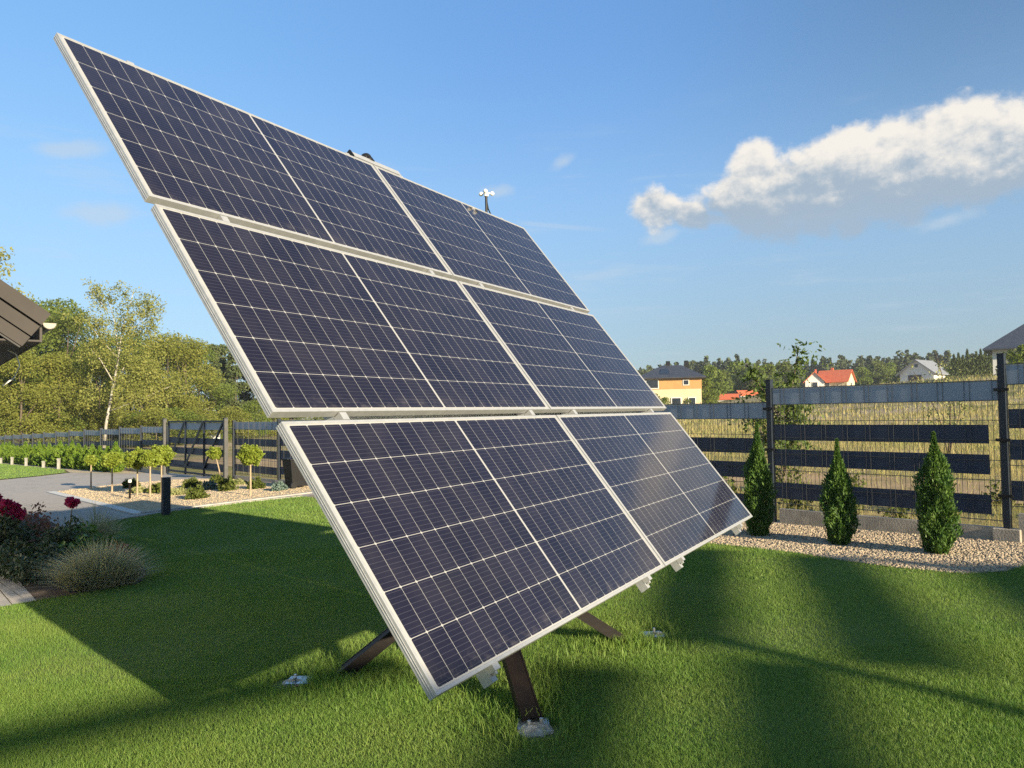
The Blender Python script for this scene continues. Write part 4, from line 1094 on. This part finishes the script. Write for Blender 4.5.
stemmy('sumac_shrub', 'spreading leafy sumac with two arching tops behind the fence', sx, sy,
       [([(0, 0, 0), (-.1, 0, 1.2), (-.72, .1, 2.30)], .03), ([(0, 0, 0), (.1, 0, 1.2), (.38, 0, 2.62)], .03), ([(0, 0, 0), (-.25, .1, .9), (-.35, .2, 1.75)], .025),
        ([(0, 0, 0), (.2, -.1, .9), (.15, -.2, 1.9)], .025), ([(0, 0, 0), (-.4, -.1, .7), (-.8, -.1, 1.35)], .02), ([(0, 0, 0), (.3, .2, .8), (.42, .2, 1.45)], .02)], M['sumac_leaf'], 64, .10)
sx, sy = sized(946, 18)
stemmy('sapling', 'slender pale-leaved sapling in front of the white gabled house', sx, sy,
       [([(0, 0, 0), (.1, 0, 1.2), (-.22, 0, 2.45)], .02), ([(0, 0, 0), (-.2, 0, 1.0), (-.75, 0, 2.0)], .018), ([(0, 0, 0), (.2, 0, .9), (.1, .1, 1.8)], .018), ([(0, 0, 0), (.3, .1, .8), (.5, .1, 1.5)], .015)], M['low_pale'], 24, .07, 'young tree')
mid = [make_tree('field_bush', 'green bush at the foot of the wood beyond the field', 'bush', 6, 2.8, .3, (M['leaf_c'], M['leaf_a'])[k], M['bark'], 34, 2600, .42, 1.1, round_p, 'bushes beyond the field', trunk_r=.08) for k in range(2)]
for i, (px, d, s) in enumerate(((652, 100, .55), (664, 98, .42), (640, 104, .7), (712, 140, 1.2), (722, 170, 1.1), (735, 180, 1.4), (755, 175, 1.2), (770, 150, 1.0), (786, 165, 1.2), (862, 190, 1.0), (876, 200, 1.4), (890, 205, 1.3), (900, 195, .8), (950, 185, .9), (1014, 66, .5), (1027, 62, .55), (686, 112, .35), (705, 118, .8))):
    x, y = sized(px, d); plant(mid[i % 2], x, y, s, i * 1.9)
hp2 = thuja('conifer', 'narrow dark conifer in the row beside the white hip-roofed house', 4.2, .75, 700, .42, M['pine'], 'row of dark conifers by the white house')
for i in range(9):
    x, y = sized(955 + i * 4.5, 120); plant(hp2, x, y, 1.0, i, random.uniform(.8, 1.1))
# weeds along the field side of the fence
for i in range(16):
    t = rng.uniform(-1.5, 7.0); x, y = TN(t, -rng.uniform(.5, 3.5))
    if i == 0:
        wd = leafy(x, y, .38, .22, 'green weed clump growing behind the mesh fence', M['low_green'], 260, .06, 'weed'); wd['group'] = 'weeds behind the fence'
    else: wd2 = copy_tree(wd); wd2.location = G(x, y); wd2.rotation_euler.z = i; wd2.scale = (random.uniform(.6, 1.2),) * 2 + (random.uniform(.5, 1.3),)

# ------------------------------------------------------------------ thin air haze over the whole place
def haze():
    m = bpy.data.materials.new('thin_haze'); m.use_nodes = True; t = NT(m.node_tree)
    t.n.remove(t.n['Principled BSDF'])
    v = t.new('ShaderNodeVolumePrincipled'); v.inputs['Color'].default_value = (.90, .95, 1.0, 1); v.inputs['Density'].default_value = HAZE
    v.inputs['Anisotropy'].default_value = .2
    t.l.new(v.outputs[0], t.n['Material Output'].inputs['Volume'])
    o = MB().box((0, 1500, 9.0), (5600, 4400, 26.0)).build('haze', m); o['kind'] = 'stuff'; o['label'] = 'thin pale haze over the field and far wood'
HAZE = .00035
haze()

# ------------------------------------------------------------------ added unseen boards behind the viewer, laid out to cast shade stripes on the lawn
def shade_caster():
    H = 4.0; back = Vector((SUN.x, SUN.y, 0)) * (H / SUN.z)
    B2 = Vector((.226, .974, 0)).normalized(); C2 = Vector((B2.y, -B2.x, 0))
    root = thing('shade_caster', 'unseen boards added behind the viewer to cast shade stripes on the lawn', 'shade_caster', back)
    def at(c, b, z=H): return C2 * c + B2 * b + Vector((0, 0, z))
    for c0, c1, b0, b1 in ((-.45, .10, 5.0, 8.2), (.58, 1.16, 4.75, 7.9), (1.78, 2.35, 4.2, 7.6), (-.95, -.42, 2.6, 4.5), (.02, .52, 2.2, 4.75)):
        MB().bar(at((c0 + c1) / 2, b0), at((c0 + c1) / 2, b1), c1 - c0, .04).build('shade_board', M['timber'], root)
    Z = Vector((0, 0, H - .09))
    for p, q, w in (((.75, 5.5), (2.6, 3.1), .11),):
        MB().bar(Vector((*p, 0)) + Z, Vector((*q, 0)) + Z, w, .09).build('shade_bar', M['timber'], root)
    MB().bar(Vector((-3.5, 2.80, H)), Vector((-.75, 4.70, H)), .42, .04).build('shade_band_board', M['timber'], root)  # added board that casts the shade band on the left lawn
    for x, y in ((3.7, 4.5), (2.2, 2.9), (3.0, 7.3), (-3.3, 2.95)):
        MB().bar(Vector((x, y, -.3)), Vector((x, y, H - .02)), .12, .12, up=(1, 0, 0)).build('post', M['timber'], root)  # uprights of the added, unseen shade boards
shade_caster()
